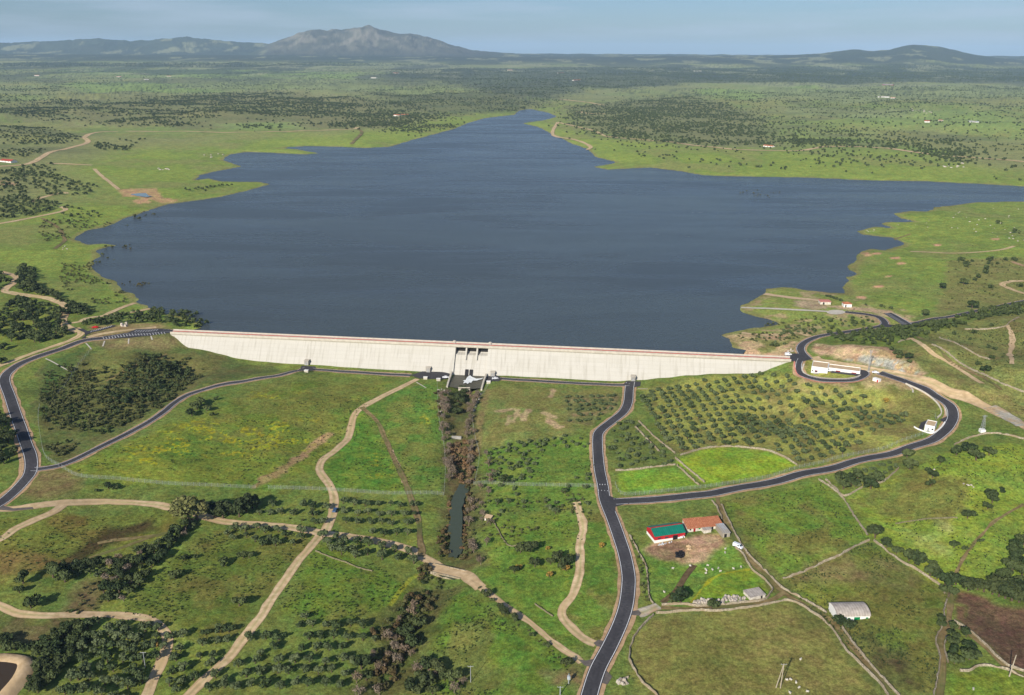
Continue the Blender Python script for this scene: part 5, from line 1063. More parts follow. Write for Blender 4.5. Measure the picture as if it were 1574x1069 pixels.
# ------------------------------------------------------------------ plants
def crown_mesh(name, nq, rad, hgt, base, q, mat, lobes=7, seed=1, flat=0.8, hollow=0.72, skirt=0.0):
    """foliage: nq leaf clumps of size q spread over and inside lumpy lobes"""
    g = np.random.default_rng(seed); L_ = []
    for k in range(lobes):
        an = g.random() * hp; r_ = rad * (0.28 + 0.5 * g.random()) * (k > 0); L_.append((r_ * math.cos(an), r_ * math.sin(an), base + hgt * (0.38 + 0.3 * g.random()) - r_ * 0.12, rad * (0.36 + 0.22 * g.random())))
    L_ = np.array(L_); w_ = L_[:, 3] ** 2; idx = g.choice(lobes, nq, p=w_ / w_.sum())
    d = g.normal(0, 1, (nq, 3)); d[:, 2] += 0.25; d /= np.linalg.norm(d, axis=1)[:, None]
    r_ = L_[idx, 3] * (hollow + (1.08 - hollow) * g.random(nq)); P = L_[idx, :3] + d * r_[:, None] * np.array([1, 1, hgt / (2 * rad) * flat * 1.25])
    P[:, 2] = np.maximum(P[:, 2], base + skirt + g.random(nq) * 0.3)
    nrm = d + g.normal(0, .45, (nq, 3)); nrm /= np.linalg.norm(nrm, axis=1)[:, None]
    a = np.cross(nrm, g.normal(0, 1, (nq, 3))); a /= np.linalg.norm(a, axis=1)[:, None]; b_ = np.cross(nrm, a)
    s_ = q * (0.55 + 0.75 * g.random(nq))[:, None]
    V = np.stack([P - a * s_ - b_ * s_ * .55, P + a * s_ * .3 - b_ * s_ * .8, P + a * s_ + b_ * s_ * .5, P - a * s_ * .35 + b_ * s_ * .85], 1).reshape(-1, 3)
    return np_mesh(name, V, np.arange(nq * 4).reshape(-1, 4), mat)
def trunk_mesh(name, rad, top, limbs, spread, seed=1, mat=None, r0=.28):
    g = random.Random(seed); q = MB(); q.tube([(0, 0, -.4), (g.uniform(-.1, .1), g.uniform(-.1, .1), top * .35), (g.uniform(-.2, .2), g.uniform(-.2, .2), top * .6)], [r0 * 1.3, r0, r0 * .75], 6)
    for k in range(limbs):
        an = k * hp / limbs + g.uniform(-.4, .4); c_, s_ = math.cos(an), math.sin(an); q.tube([(0, 0, top * .45), (c_ * spread * .5, s_ * spread * .5, top * .85), (c_ * spread, s_ * spread, top * 1.25)], [r0 * .6, r0 * .38, r0 * .14], 5)
    me_ = bpy.data.meshes.new(name); me_.from_pydata(q.v, [], q.f); me_.materials.append(mat or M['bark']); return me_
KIND = {}
KIND['olive'] = [(crown_mesh('crown', 300, 2.3, 3.3, .75, .36, M['olive_leaf'], 5 + k % 4, 20 + k, .72 + .05 * (k % 4)), trunk_mesh('trunk', 0, 2.0, 3, 1.1, k, None, .22)) for k in range(8)]
KIND['oak'] = [(crown_mesh('crown', 420, 3.4, 4.4, 1.2, .55, M['oak_leaf'], 6 + k % 4, 40 + k, .75 + .05 * (k % 4)), trunk_mesh('trunk', 0, 2.8, 4, 1.8, 10 + k, None, .32)) for k in range(8)]
KIND['dark'] = [(crown_mesh('crown', 420, 3.3, 5.0, .9, .55, M['dark_leaf'], 8, 60 + k, .9), trunk_mesh('trunk', 0, 2.8, 4, 1.6, 20 + k, None, .3)) for k in range(3)]
KIND['bush'] = [(crown_mesh('bush', 90, 1.25, 1.5, .0, .34, M['shrub_leaf'], 4, 80 + k, .9), None) for k in range(5)]
KIND['bare'] = [(crown_mesh('crown', 300, 2.7, 4.6, .8, .26, M['bare_twig'], 8, 100 + k, .9, .3), trunk_mesh('trunk', 0, 3.0, 6, 1.5, 30 + k, M['bare_twig'], .2)) for k in range(3)]
KIND['reed'] = [(crown_mesh('reed', 120, 1.7, 2.2, .0, .36, M['reed'], 5, 120 + k, .8), None) for k in range(3)]
KIND['rust'] = [(crown_mesh('reed', 120, 1.7, 2.4, .0, .36, M['rust_leaf'], 5, 130 + k, .8), None) for k in range(3)]
KIND['euca'] = [(crown_mesh('crown', 1500, 5.2, 13.0, 3.2, .62, M['euca_leaf'], 15, 140, .6), trunk_mesh('trunk', 0, 9.0, 6, 3.0, 40, None, .55)), (crown_mesh('crown', 1200, 4.8, 9.5, 2.2, .6, M['dark_leaf'], 13, 141, .7), trunk_mesh('trunk', 0, 6.5, 6, 2.6, 41, None, .5))]
KIND['yellow'] = [(crown_mesh('crown', 150, 1.5, 2.2, .5, .34, M['yellow_leaf'], 5, 150, .9), trunk_mesh('trunk', 0, 1.6, 3, .8, 42, None, .12))]
NAME = dict(olive='olive_tree', oak='holm_oak', dark='holm_oak', bush='bush', bare='bare_tree', reed='reed_clump', rust='reed_clump', euca='tall_tree', yellow='autumn_tree')
CATN = dict(olive='olive tree', oak='oak tree', dark='oak tree', bush='bush', bare='bare tree', reed='reeds', rust='reeds', euca='tall tree', yellow='tree')
LOOK = dict(olive='grey-green olive tree', oak='round dark holm oak', dark='round dark holm oak', bush='low green bush', bare='leafless grey tree', reed='tan reed clump', rust='tan reed clump', euca='tall tree', yellow='yellow-leaved small tree')
GRP = dict(olive='olive trees in the valley groves', oak='holm oaks on the slopes', dark='holm oaks on the slopes', bush='bushes scattered over the grass', bare='bare trees along the stream', reed='reed clumps along the stream', rust='reed clumps along the stream', yellow='yellow autumn trees', euca='tall trees over the crossroads')
TR = []           # kind, px, py, scale
def PP(P, n_, kind, s=(.7, 1.2), mind=0.0, zone=None, clump=None):
    """n_ plants strewn through the patch P (photo outline), evenly on the ground"""
    w_ = G(P)[:, :2]; x0, y0 = w_.min(0); x1, y1 = w_.max(0); got = []; tries = 0
    while len(got) < n_ and tries < 60:
        tries += 1; m_ = 4 * n_; a = rng.uniform(x0, x1, m_); b_ = rng.uniform(y0, y1, m_); k = inside(a, b_, w_)
        if clump: k &= fbm(a / clump, b_ / clump, 201, 3) > rng.uniform(.38, .62, m_)
        for u_, v_ in zip(a[k], b_[k]):
            if mind and got:
                gg = np.array(got[-400:]); 
                if (((gg[:, 0] - u_) ** 2 + (gg[:, 1] - v_) ** 2) < mind * mind).any(): continue
            got.append((u_, v_))
            if len(got) >= n_: break
    for u_, v_ in got: TR.append([kind if isinstance(kind, str) else kind[rng.integers(len(kind))], float(u_), float(v_), float(rng.uniform(*s)), zone, None])
def grid(P, A0, A1, B1, na, nb, kind='olive', s=(.8, 1.15), zone=None, jit=.12, miss=.05):
    """planted rows: A0 -> A1 runs along the first row in na steps, A0 -> B1 from row to row in nb steps; kept inside outline P"""
    w_ = G(P)[:, :2]; a, b_, c = G([A0, A1, B1])[:, :2]; e1 = (b_ - a) / na; e2 = (c - a) / nb; l1, l2 = np.linalg.norm(e1), np.linalg.norm(e2)
    pts = [(i, j, *(a + e1 * i + e2 * j)) for j in range(-40, 80) for i in range(-40, 80)]; q = np.array(pts); k = inside(q[:, 2], q[:, 3], w_)
    rows = {}
    for i, j, u_, v_ in q[k]:
        if rng.random() < miss: continue
        rows.setdefault(int(j), []).append((int(i), u_ + rng.normal(0, jit * l1), v_ + rng.normal(0, jit * l2)))
    order = sorted(rows)
    for rj, j in enumerate(order):
        for ri, (i, u_, v_) in enumerate(sorted(rows[j])): TR.append([kind, float(u_), float(v_), float(rng.uniform(*s)), zone, (ri + 1, rj + 1)])
def at(kind, pts, s=(.8, 1.2), zone=None):
    for p in pts:
        w_ = G([p[:2]])[0]; TR.append([kind, float(w_[0]), float(w_[1]), float(p[2] if len(p) > 2 else rng.uniform(*s)), zone, None])
# groves
grid([(986,604),(1010,596),(1060,590),(1110,583),(1160,575),(1200,572),(1225,590),(1300,600),(1330,615),(1350,632),(1395,640),(1400,655),(1350,660),(1320,690),(1290,700),(1228,712),(1205,700),(1180,690),(1130,685),(1085,687),(1045,698),(1015,675),(990,645)],
     (1027,600), (1080,686), (1041,598.5), 11.5, 1, 'olive', (.86, 1.02), 'in the big hillside grove', .02, .03)
grid([(930,662),(945,650),(975,650),(1000,675),(1036,705),(1038,714),(990,719),(946,722),(934,700)], (940,665), (953,718), (952,663), 6, 1, 'olive', (.62, .86), 'in the small grove left of the twin walls', .16, .1)
grid([(868,609),(952,607),(948,625),(915,650),(885,650),(868,648)], (872,612), (876,648), (881,612), 5, 1, 'olive', (.6, .8), 'in the plot above the road bend', .14, .1)
grid([(520,772),(636,768),(644,838),(590,828),(519,812)], (528,776), (634,780), (530,790.5), 6, 1, 'olive', (.8, 1.0), 'in the square plot right of the crossroads', .07, .03)
grid([(398,772),(500,768),(500,812),(450,805),(382,798)], (400,778), (500,782), (398,791), 6, 1, 'olive', (.8, 1.0), 'in the plot left of the blue car', .12, .1)
grid([(436,975),(470,950),(520,960),(570,955),(580,980),(545,1020),(530,1069),(310,1069),(345,1025),(395,970)], (420,968), (550,965), (410,985), 6.4, 1, 'olive', (.74, .98), 'in the bottom grove right of the straight track', .14, .08)
grid([(230,985),(400,955),(330,1025),(280,1069),(238,1069),(260,1010)], (255,1000), (350,990), (250,1018), 5, 1, 'olive', (.74, .95), 'between the two bottom dirt tracks', .16, .2)
grid([(135,958),(240,965),(250,985),(250,1005),(228,1045),(220,1075),(60,1075),(120,1030),(130,990)], (140,965), (240,970), (136,980), 7, 1, 'olive', (.85, 1.1), 'in the dense bottom left grove', .2, .04)
PP([(495,828),(540,832),(628,852),(640,870),(585,868),(510,850)], 17, 'olive', (.95, 1.2), 5.5, 'below the crossroads')
PP([(400,812),(480,823),(440,850),(405,845),(350,830),(350,815)], 16, 'olive', (.75, 1.1), 5, 'under the wide dirt track')
PP([(748,692),(870,672),(912,680),(915,742),(820,744),(740,744)], 62, 'olive', (.5, .85), 4, 'in the meadow left of the main road', 26)
PP([(742,750),(905,750),(925,775),(860,790),(760,790)], 18, 'olive', (.5, .9), 5, 'in the meadow above the field hut')
PP([(1283,738),(1340,722),(1372,712),(1378,722),(1330,752),(1300,756)], 20, 'olive', (.65, .9), 4.5, 'in the small plot under the east road')
# single and paddock oaks seen in the valley
at('oak', [(36,897,1.05),(82,888,1.15),(48,935,1.0),(100,895,1.0),(30,912,.6),(283,862,.55),(374,858,.7),(345,870,.7),(368,932,.8),(383,858,.6),(300,858,.45),(270,890,.7),(303,630,1.0),(318,632,.8),(295,640,.8),(332,616,.6),(310,622,.9),(326,640,.55)], (.9, 1.1), 'in the left meadows')
at('oak', [(167,752,.7),(178,753,.6),(150,757,.5)], (.6, .7), 'above the wide dirt track')
at('oak', [(1345,870 - 43,1.15),(1363,842,.8),(1378,851,.75),(1397,862,1.1),(1406,867,1.05),(1429,885,1.1),(1440,890,.9),(1452,901,1.0),(1458,918,1.0),(1469,899,1.0),(1446,963,.85),(1412,870,.7)], (1, 1), 'on the walls round the rough field')
at('dark', [(1482,902,.85),(1492,905,.8),(1502,907,.85),(1512,910,1.1),(1488,908,1.),(1525,914,1.1),(1535,917,1.2),(1545,920,1.2),(1555,924,1.2),(1566,926,1.2),(1540,910,1.1),(1552,913,1.1),(1530,908,1.0),(1562,915,1.1),(1574,918,1.2)], (1, 1), 'in the thicket above the ploughed field')
at('oak', [(1555,852,1.),(1562,845,.8),(1568,858,.8),(1560,868,.9),(1556,878,1.),(1545,892,.9),(1571,885,.9),(1574,838,1.),(1535,893,.6),(1567,898,.8),(1574,870,.8)], (1, 1), 'by the right edge above the thicket')
at('oak', [(1466,970,.6),(1464,981,.66),(1463,993,.66),(1464,1006,.7),(1467,1020,.78),(1485,979,.66),(1488,1001,.68),(1490,1014,.95)], (1, 1), 'in the paddock ringed by walls')
at('oak', [(1398.5,722,1.1),(1394,703,.95),(1348,743,1.1),(1338,752,1.1),(1308,748,1.),(1296,752,.9),(1289,740,.9),(1318,736,.9),(1330,740,.7),(1303,738,.8),(1433,735,.8),(1430,748,.8),(1427,726,.6),(1470,700,1.),(1488,696,1.),(1500,708,1.1),(1520,700,.9),(1522,765,.9),(1540,758,.6),(1525,773,.7),(1518,783,.6),(1445,712,.7),(1487,797,.85),(1466,842,.65),(1482,845,.5),(1431,870,.6),(1507,835,.5)], (1, 1), 'on the right hand slopes')
at('oak', [(774,743,.95),(1093,935,.8),(1033,928,.6),(1046,926,1.1),(1292,960,.85),(1303,967,.7)], (1, 1), 'beside the field walls')
at('dark', [(813,848,1.),(800,850,.7),(822,872,.7),(858,864,.9),(872,870,.9),(865,876,.7),(790,880,.6),(846,868,.6),(815,868,.5)], (1, 1), 'in the hedge right of the stream')
at('yellow', [(240,995,1.),(210,983,.8),(797,876,1.),(870,878,1.1),(845,888,1.),(1362,715 - 95,1.2),(925,842,.9),(842,846,.8)], (1, 1), None)
at('euca', [(291,806,1.15),(281,800,.85),(303,800,.95)], (1, 1), 'over the dirt track junction')
for p in [(330,797),(343,797),(352,792),(379,788),(388,782),(368,795)]: w_ = G([p])[0]; TR.append(['euca2', float(w_[0]), float(w_[1]), float(rng.uniform(.6, .95)), 'beside the wide dirt track', None])
# hedges, thickets
PP([(90,870),(110,872),(200,860),(270,820),(298,800),(300,812),(240,870),(190,925),(155,925),(165,890),(100,888)], 74, ['dark', 'oak', 'oak', 'olive', 'bare'], (.45, .9), 3.0, 'in the hedge slanting up to the tall trees')
PP([(0,985),(40,1000),(120,960),(135,990),(60,1069),(40,1069),(70,1010),(0,1000)], 42, ['dark', 'oak'], (.5, .85), 3, 'behind the brown pond')
PP([(580,960),(625,925),(650,930),(640,1000),(600,1069),(540,1069),(560,1010)], 34, ['oak', 'bare', 'bare', 'rust', 'bush'], (.6, 1.1), 2.6, 'in the lower stream thicket')
PP([(625,1069),(650,1010),(680,1035),(722,1055),(735,1069)], 13, ['dark', 'oak', 'bare'], (.5, .9), 3, 'in the bottom edge thicket')
PP([(585,960),(640,905),(670,890),(680,900),(650,960),(600,1060),(570,1069)], 70, ['rust', 'bush'], (.8, 1.3), 1.5, None)
PP([(676,610),(690,600),(694,690),(698,740),(690,745),(682,700)], 26, 'bare', (.75, 1.1), 3, 'on the left bank of the stream')
PP([(722,610),(735,605),(726,640),(730,690),(724,740),(716,700)], 24, 'bare', (.7, 1.0), 3, 'on the right bank of the stream')
PP([(690,685),(716,680),(730,700),(728,745),(704,744),(692,720)], 60, 'reed', (.8, 1.25), 1.6, None)
PP([(716,745),(730,745),(730,850),(716,860),(716,800)], 30, ['rust', 'bush', 'bare'], (.6, 1.0), 2, 'by the pool')
PP([(713,745),(720,745),(718,800),(716,860),(708,866),(712,800)], 34, ['rust', 'bush', 'reed'], (.45, .9), 1.2, 'on the pool bank')
PP([(688,768),(697,762),(692,800),(691,858),(684,862),(686,800)], 30, ['rust', 'bush', 'reed'], (.45, .9), 1.2, 'on the left pool bank')
PP([(672,820),(688,800),(686,860),(672,862)], 16, ['rust', 'bush'], (.8, 1.2), 2, None)
PP([(640,878),(662,870),(664,892),(650,900)], 12, ['rust', 'bush'], (.8, 1.2), 2, None)
PP([(668,600),(672,645),(678,650),(676,600)], 8, 'rust', (.8, 1.1), 2, None)
PP([(700,600),(718,600),(712,640),(700,640)], 26, ['bush', 'rust', 'dark'], (.5, 1.0), 1.8, 'below the spillway')
for P in [[(738,700),(760,700),(760,790),(738,880),(730,870),(734,760)]]: PP(P, 30, ['bush', 'bare'], (.5, .9), 2, 'near the right stream bank')
for ln, n_ in (([(745,900),(790,940),(822,965),(858,996),(884,1016)], 26),): 
    w_ = G(ln)[:, :2]; sl = smooth_line(w_, 3.5)
    for p in sl[rng.permutation(len(sl))[:n_]]: TR.append([['bush', 'dark'][rng.integers(2)], float(p[0] - 3.2 + rng.normal(0, .5)), float(p[1] - 2.4), float(rng.uniform(.4, .6)), 'along the narrow track to the road', None])
PP([(60,600),(130,560),(200,545),(240,545),(330,560),(310,580),(250,625),(160,670),(90,705),(66,690)], 720, 'bush', (.7, 1.5), 1.4, None, 30)
PP([(150,600),(190,570),(240,548),(300,565),(280,590),(240,620),(180,640)], 95, ['oak'], (.4, .8), 3.4, 'on the scrub hill under the left car park')
PP([(66,580),(100,556),(125,556),(90,600),(70,610)], 40, 'bush', (.6, 1.1), 2, None)
PP([(372,800),(400,790),(500,770),(495,815)], 12, 'bush', (.5, .9), 2, None)
PP([(750,790),(905,745),(915,790),(870,800),(780,830),(745,840)], 60, 'bush', (.4, .9), 2, None, 16)
PP([(130,900),(170,888),(150,940),(100,945)], 20, 'bush', (.5, .9), 2, None)
PP([(965,815),(978,840),(995,880),(1000,928),(990,925),(982,860),(960,825)], 26, 'bush', (.5, .9), 1.5, None)
# left bank woods
PP([(-40,505),(0,478),(30,458),(90,475),(98,490),(92,502),(105,514),(60,528),(20,520),(-40,520)], 110, ['oak', 'dark'], (.7, 1.05), 4.0, 'in the wood inside the left track bend')
PP([(-60,400),(0,420),(16,432),(6,450),(-60,455)], 40, ['oak', 'dark'], (.75, 1.1), 5, 'at the left edge above the track')
PP([(25,418),(48,410),(55,440),(80,452),(128,475),(145,480),(130,486),(104,484),(103,472),(80,458),(40,450),(22,440),(30,428)], 62, ['oak', 'dark'], (.75, 1.15), 4.5, 'in the wood strip above the left track')
PP([(125,500),(160,488),(240,476),(290,480),(322,500),(318,505),(270,503),(240,497),(170,500),(140,504)], 80, ['oak', 'dark'], (.6, .95), 4.0, 'in the wood at the left end of the dam')
at('oak', [(18,525,1.1),(30,522,1.0),(42,520,.9),(80,523,1.0),(88,520,.7),(6,538,1.0),(-8,535,1.),(2,560,.9)], (1, 1), 'on the grass left of the left road')
PP([(-40,620),(10,650),(25,690),(22,715),(-40,720)], 34, ['oak', 'dark'], (.6, .95), 4.5, 'at the left edge beside the road')
PP([(-60,262),(30,262),(80,268),(150,288),(148,296),(110,303),(60,300),(0,296),(-60,300)], 230, ['oak'], (.75, 1.15), 6, 'in the left hand woods above the hairpin')
PP([(-60,300),(45,303),(90,312),(88,322),(50,332),(0,338),(-60,342)], 190, ['oak'], (.7, 1.1), 6, 'in the wood inside the hairpin track')
PP([(100,318),(145,325),(155,335),(110,345),(95,335)], 30, ['oak', 'bush'], (.6, 1.), 6, 'right of the hairpin track')
PP([(60,340),(170,335),(230,300),(240,312),(185,340),(110,368),(60,372)], 80, 'bush', (.8, 1.5), 3, None, 40)
PP([(95,400),(150,398),(140,425),(180,440),(205,465),(150,470),(90,440)], 110, 'bush', (.7, 1.3), 3, None, 30)
at('bush', [(214,338,2),(219,340,1.5),(206,334,2.4),(225,333,1.5),(236,331,1.4),(248,332,1.8),(196,349,1.6),(193,349,1.4),(163,380,1.4),(172,381,1.4),(192,380,1.5),(158,392,1.3),(165,398,1.2),(176,402,1.2),(154,404,1.2),(165,437,1.4),(186,451,1.6),(178,456,1.3)], (1, 1), None)
at('oak', [(286,292,.9),(292,294,.8),(300,292,.9),(306,291,.9),(312,292,1.),(318,290,.95),(325,289,.9),(330,288,.8),(336,287,.9),(342,286,.8),(350,286,.7),(357,285,.7),(315,294,.8)], (1, 1), 'on the grassy spit reaching into the reservoir')
PP([(148,220),(185,226),(205,224),(198,232),(160,232),(145,228)], 46, ['oak'], (.9, 1.3), 6, 'in the clump on the bright left meadow'); at('oak', [(184,216,1.2),(193,217,1.2),(201,219,1.1),(215,216,1.3),(222,215,1.),(209,221,1.)], (1, 1), 'on the bright left meadow')
PP([(-60,196),(60,197),(100,200),(130,213),(118,222),(90,226),(40,242),(-60,246)], 520, ['oak'], (.7, 1.1), 6, None, 90)
PP([(20,258),(80,252),(85,268),(20,272)], 40, ['oak'], (.7, 1.1), 6, None)
# right bank
PP([(1270,514),(1300,512),(1330,508),(1400,502),(1440,497),(1450,505),(1400,520),(1370,532),(1330,530),(1290,524)], 95, ['oak'], (.55, .85), 3.6, 'in the wood above the rock cutting')
PP([(1400,504),(1460,492),(1574,466),(1620,470),(1574,482),(1500,495),(1440,512)], 90, ['oak'], (.55, .9), 4, 'along the north road')
PP([(1210,505),(1330,488),(1350,492),(1345,500),(1290,507),(1220,520),(1200,540),(1185,535)], 46, ['oak', 'olive'], (.5, .8), 4, 'between the boat ramps and the shore road')
PP([(1370,540),(1390,545),(1400,560),(1388,556)], 10, ['oak'], (.5, .8), 4, 'on the lip of the cutting')
PP([(1450,500),(1574,480),(1620,560),(1574,600),(1500,570),(1440,530)], 44, ['oak', 'bush'], (.5, .85), 6, 'on the hillside above the walls')
at('oak', [(1478,402,1.1),(1486,408,1.),(1486,411,.8),(1521,401,1.1),(1520,407,.8),(1515,414,1.1),(1514,421,1.),(1504,428,1.),(1499,432,.8),(1481,438,1.1),(1447,444,1.1),(1521,444,1.),(1494,475,1.3),(1420,486,1.),(1544,401,.9),(1556,400,.9),(1562,402,.8),(1534,345,1.1),(1560,359,1.2),(1522,402,.7),(1493,403,.7),(1570,442,.9),(1532,407,.7)], (1, 1), 'on the bright right bank')
at('oak', [(1275,458,.6),(1280,460,.6),(1286,461,.6),(1292,463,.6),(1270,457,.5),(1355,473,.6),(1368,475,.6),(1330,470,.5)], (1, 1), 'near the boat ramp houses')
PP([(1165,500),(1250,485),(1290,488),(1300,500),(1200,512)], 40, 'bush', (.6, 1.1), 4, None)
PP([(1460,400),(1574,396),(1574,460),(1450,470)], 60, 'bush', (.5, .9), 4, None)
PP([(1120,514),(1180,512),(1240,512),(1230,520),(1190,530),(1160,528)], 30, 'bush', (.7, 1.1), 3, None)
for cxy, n_ in (((196,378), 5), ((214,437), 14), ((230,331), 8), ((1155,296), 8), ((1172,301), 9), ((1185,297), 5)):
    for k in range(n_): TR.append(['bush', *[float(v) for v in (np.array(P1(cxy[0] + rng.normal(0, 9), cxy[1] + rng.normal(0, 2), ZW)))], float(rng.uniform(.5, 1.1)), 'wet', None])
at('oak', [(785,166,1.6),(805,168,2.4),(770,165,1.4),(792,167,1.2),(802,167,1.6),(778,166,1.4)], (1, 1), 'at the head of the inlet')
# individuals and the far woods
def lod_mesh(name, kind, pts, nq, mat, q):
    """many far plants as one mesh: lumpy clumps of nq leaf faces each"""
    tpl = []
    for k in range(6):
        me_ = crown_mesh('t', nq, 3.3 if kind != 'bush' else 1.3, 4.6 if kind != 'bush' else 1.6, .2, q, None, 5, 300 + k, .9, .6); co = np.zeros(len(me_.vertices) * 3, np.float32); me_.vertices.foreach_get('co', co); tpl.append(co.reshape(-1, 3)); bpy.data.meshes.remove(me_)
    P = np.array([(p[0], p[1], p[2]) for p in pts]); Z = height(P[:, 0], P[:, 1]); VV = []
    an = rng.random(len(P)) * hp; pick = rng.integers(6, size=len(P))
    for k in range(6):
        m_ = pick == k; c = np.cos(an[m_])[:, None]; s_ = np.sin(an[m_])[:, None]; t = tpl[k][None]; sc = P[m_, 2][:, None]
        X = (t[..., 0] * c - t[..., 1] * s_) * sc + P[m_, 0][:, None]; Y = (t[..., 0] * s_ + t[..., 1] * c) * sc + P[m_, 1][:, None]; Zz = t[..., 2] * sc + Z[m_][:, None]
        VV.append(np.stack([X, Y, Zz], -1).reshape(-1, 3))
    V = np.vstack(VV); return link(name, np_mesh(name, V, np.arange(len(V)).reshape(-1, 4), mat))
LM = {'the blue car': (515,786), 'the red barn': (1028,825), 'the vaulted barn': (1310,945), 'the field hut': (749,798), 'the small white house': (1432,655), 'the control building': (1275,565), 'the radio mast': (1335,571),
      'the spillway': (722,580), 'the road junction': (935,765), 'the left road junction': (62,720), 'the brown pond': (12,1030), 'the ploughed field': (1520,960), 'the crossroads of dirt tracks': (498,818), 'the stone bridge': (682,878),
      'the left car park': (200,515), 'the turning circle': (1285,480), 'the right car park': (1385,492), 'the bend in the main road': (945,640), 'the tin shed': (1116,820), 'the pylon': (1510,664), 'the oval field': (1120,1000), 'the hairpin track': (100,322),
      'the left shore diggings': (215,300), 'the grassy spit': (380,285), 'the leftmost gallery hut': (472,560), 'the tall trees': (291,800), 'the bottom left olives': (180,1010), 'the burnt patch': (170,830), 'the meadow pole': (723,1049),
      'the left red-roofed house': (8,249), 'the pink track bend': (1565,440), 'the stone shed': (1160,920), 'the main road bottom': (906,1060), 'the left road bend': (10,590), 'the left track bend': (103,475), 'the double pole': (1199,1058), 'the oval field wall corner': (1210,925)}
LMn = list(LM); LMw = G([LM[k] for k in LMn])[:, :2]
ONES = ['', 'first', 'second', 'third', 'fourth', 'fifth', 'sixth', 'seventh', 'eighth', 'ninth', 'tenth', 'eleventh', 'twelfth', 'thirteenth', 'fourteenth', 'fifteenth', 'sixteenth', 'seventeenth', 'eighteenth', 'nineteenth']
TENS = {2: ('twentieth', 'twenty'), 3: ('thirtieth', 'thirty'), 4: ('fortieth', 'forty'), 5: ('fiftieth', 'fifty'), 6: ('sixtieth', 'sixty'), 7: ('seventieth', 'seventy'), 8: ('eightieth', 'eighty'), 9: ('ninetieth', 'ninety')}
def nth(k): return ONES[k] if k < 20 else (TENS[k // 10][0] if k % 10 == 0 else TENS[k // 10][1] + '-' + ONES[k % 10]) if k < 100 else 'hundredth or later'
P_ = np.array([(t[1], t[2]) for t in TR]); cl = np.ones(len(TR), bool)
for ln_x, hw_x in ((main_line, 5.0), (east_line, 5.0), (west_line, 5.2), (low_line, 4.0)): cl &= seg_dist(P_[:, 0], P_[:, 1], ln_x) > hw_x
TR = [t for t, c in zip(TR, cl) if c]; P_ = P_[cl]; TZ = height(P_[:, 0], P_[:, 1])
# which ones the photograph shows
def proj(x_, y_, z_):
    dz = z_ - CAM_H; f_ = y_ * cp - dz * sp; v = -(dz * cp + y_ * sp) / f_; u = x_ / f_; return CX + FPX * (u * math.cos(ROLL) - v * math.sin(ROLL)), CY + FPX * (v * math.cos(ROLL) + u * math.sin(ROLL))
ppx, ppy = proj(P_[:, 0], P_[:, 1], TZ); vis = (ppx > -12) & (ppx < 1586) & (ppy < 1084)
FAM = {'olive': 'olive', 'oak': 'oak', 'dark': 'oak', 'bush': 'bush', 'bare': 'bare', 'reed': 'reed', 'rust': 'reed', 'euca': 'euca', 'euca2': 'euca', 'yellow': 'yellow'}
rest = {}; used = {}
cnt = {}
lab_done = set()
for fam in ('olive', 'oak', 'bush', 'bare', 'reed', 'euca', 'yellow'):
    idx = [i for i, t in enumerate(TR) if FAM[t[0]] == fam]
    size = [TR[i][3] / math.hypot(P_[i, 1], CAM_H) for i in idx]; idx = [i for _, i in sorted(zip(size, idx), reverse=True)]
    lim = 296 if fam in ('olive', 'oak', 'bush') else 150
    ind = [i for i in idx if vis[i]][:lim]; ind_s = set(ind); rest[fam] = [i for i in idx if i not in ind_s]
    # labels: nearest landmark, side of it, rank by distance
    buckets = {}
    for i in ind:
        d = np.linalg.norm(LMw - P_[i], axis=1); k = int(np.argmin(d)); v = P_[i] - LMw[k]
        sd_ = ('right of' if v[0] > 0 else 'left of') if abs(v[0]) > abs(v[1]) else ('behind' if v[1] > 0 else 'in front of')
        buckets.setdefault((k, sd_), []).append((float(d[k]), i))
    name_of = {}
    for (k, sd_), L2 in buckets.items():
        for r_, (_, i) in enumerate(sorted(L2)): name_of[i] = (LMn[k], sd_, r_ + 1)
    for i in ind:
        kd, x_, y_, sc, zone, rc = TR[i]; z_ = float(TZ[i]); kk = 'euca' if kd == 'euca2' else kd
        var = KIND[kk][1 if kd == 'euca2' else (0 if kd == 'euca' else rng.integers(len(KIND[kk])))]
        lmk, sd_, r_ = name_of[i]
        look = LOOK[kk] if kd != 'euca2' else 'bushy dark tall tree'
        if fam in ('olive', 'oak', 'bush', 'reed', 'bare'): look = {'olive': 'grey-green olive', 'oak': 'dark holm oak', 'bush': 'low green bush', 'reed': 'brown reed clump', 'bare': 'leafless grey tree'}[fam]
        lb = '%s, %s closest %s %s' % (look, nth(r_), {'right of': 'on the right of', 'left of': 'on the left of', 'behind': 'beyond', 'in front of': 'on the near side of'}[sd_], lmk) if r_ > 1 else '%s closest %s %s' % (look, {'right of': 'on the right of', 'left of': 'on the left of', 'behind': 'beyond', 'in front of': 'on the near side of'}[sd_], lmk)
        if zone == 'wet': z_ = ZW - .3
        zr = float(rng.random() * hp); s3 = (sc * rng.uniform(.92, 1.1), sc * rng.uniform(.92, 1.1), sc * rng.uniform(.9, 1.1))
        if var[1] is None:
            o = link(NAME[kk], var[0], None, (x_, y_, z_)); o.rotation_euler.z = zr; o.scale = s3; tag(o, lb, CATN[kk], GRP[kk])
        else:
            e = empty(NAME[kk], (x_, y_, z_), lb, CATN[kk], GRP[kk], zr); e.scale = s3; link('crown', var[0], e); link('trunk', var[1], e)
    print(fam, len(ind), 'rest', len(rest[fam]))
def prow(i): return (TR[i][1], TR[i][2], TR[i][3])
oliv = [prow(i) for i in rest['olive']]
if oliv: o = lod_mesh('olive_grove', 'olive', [(a, b_, c * .70) for a, b_, c in oliv], 90, M['olive_leaf'], .95); tag(o, 'further rows of small olive trees in the hillside groves', 'olive trees', None, 'stuff')
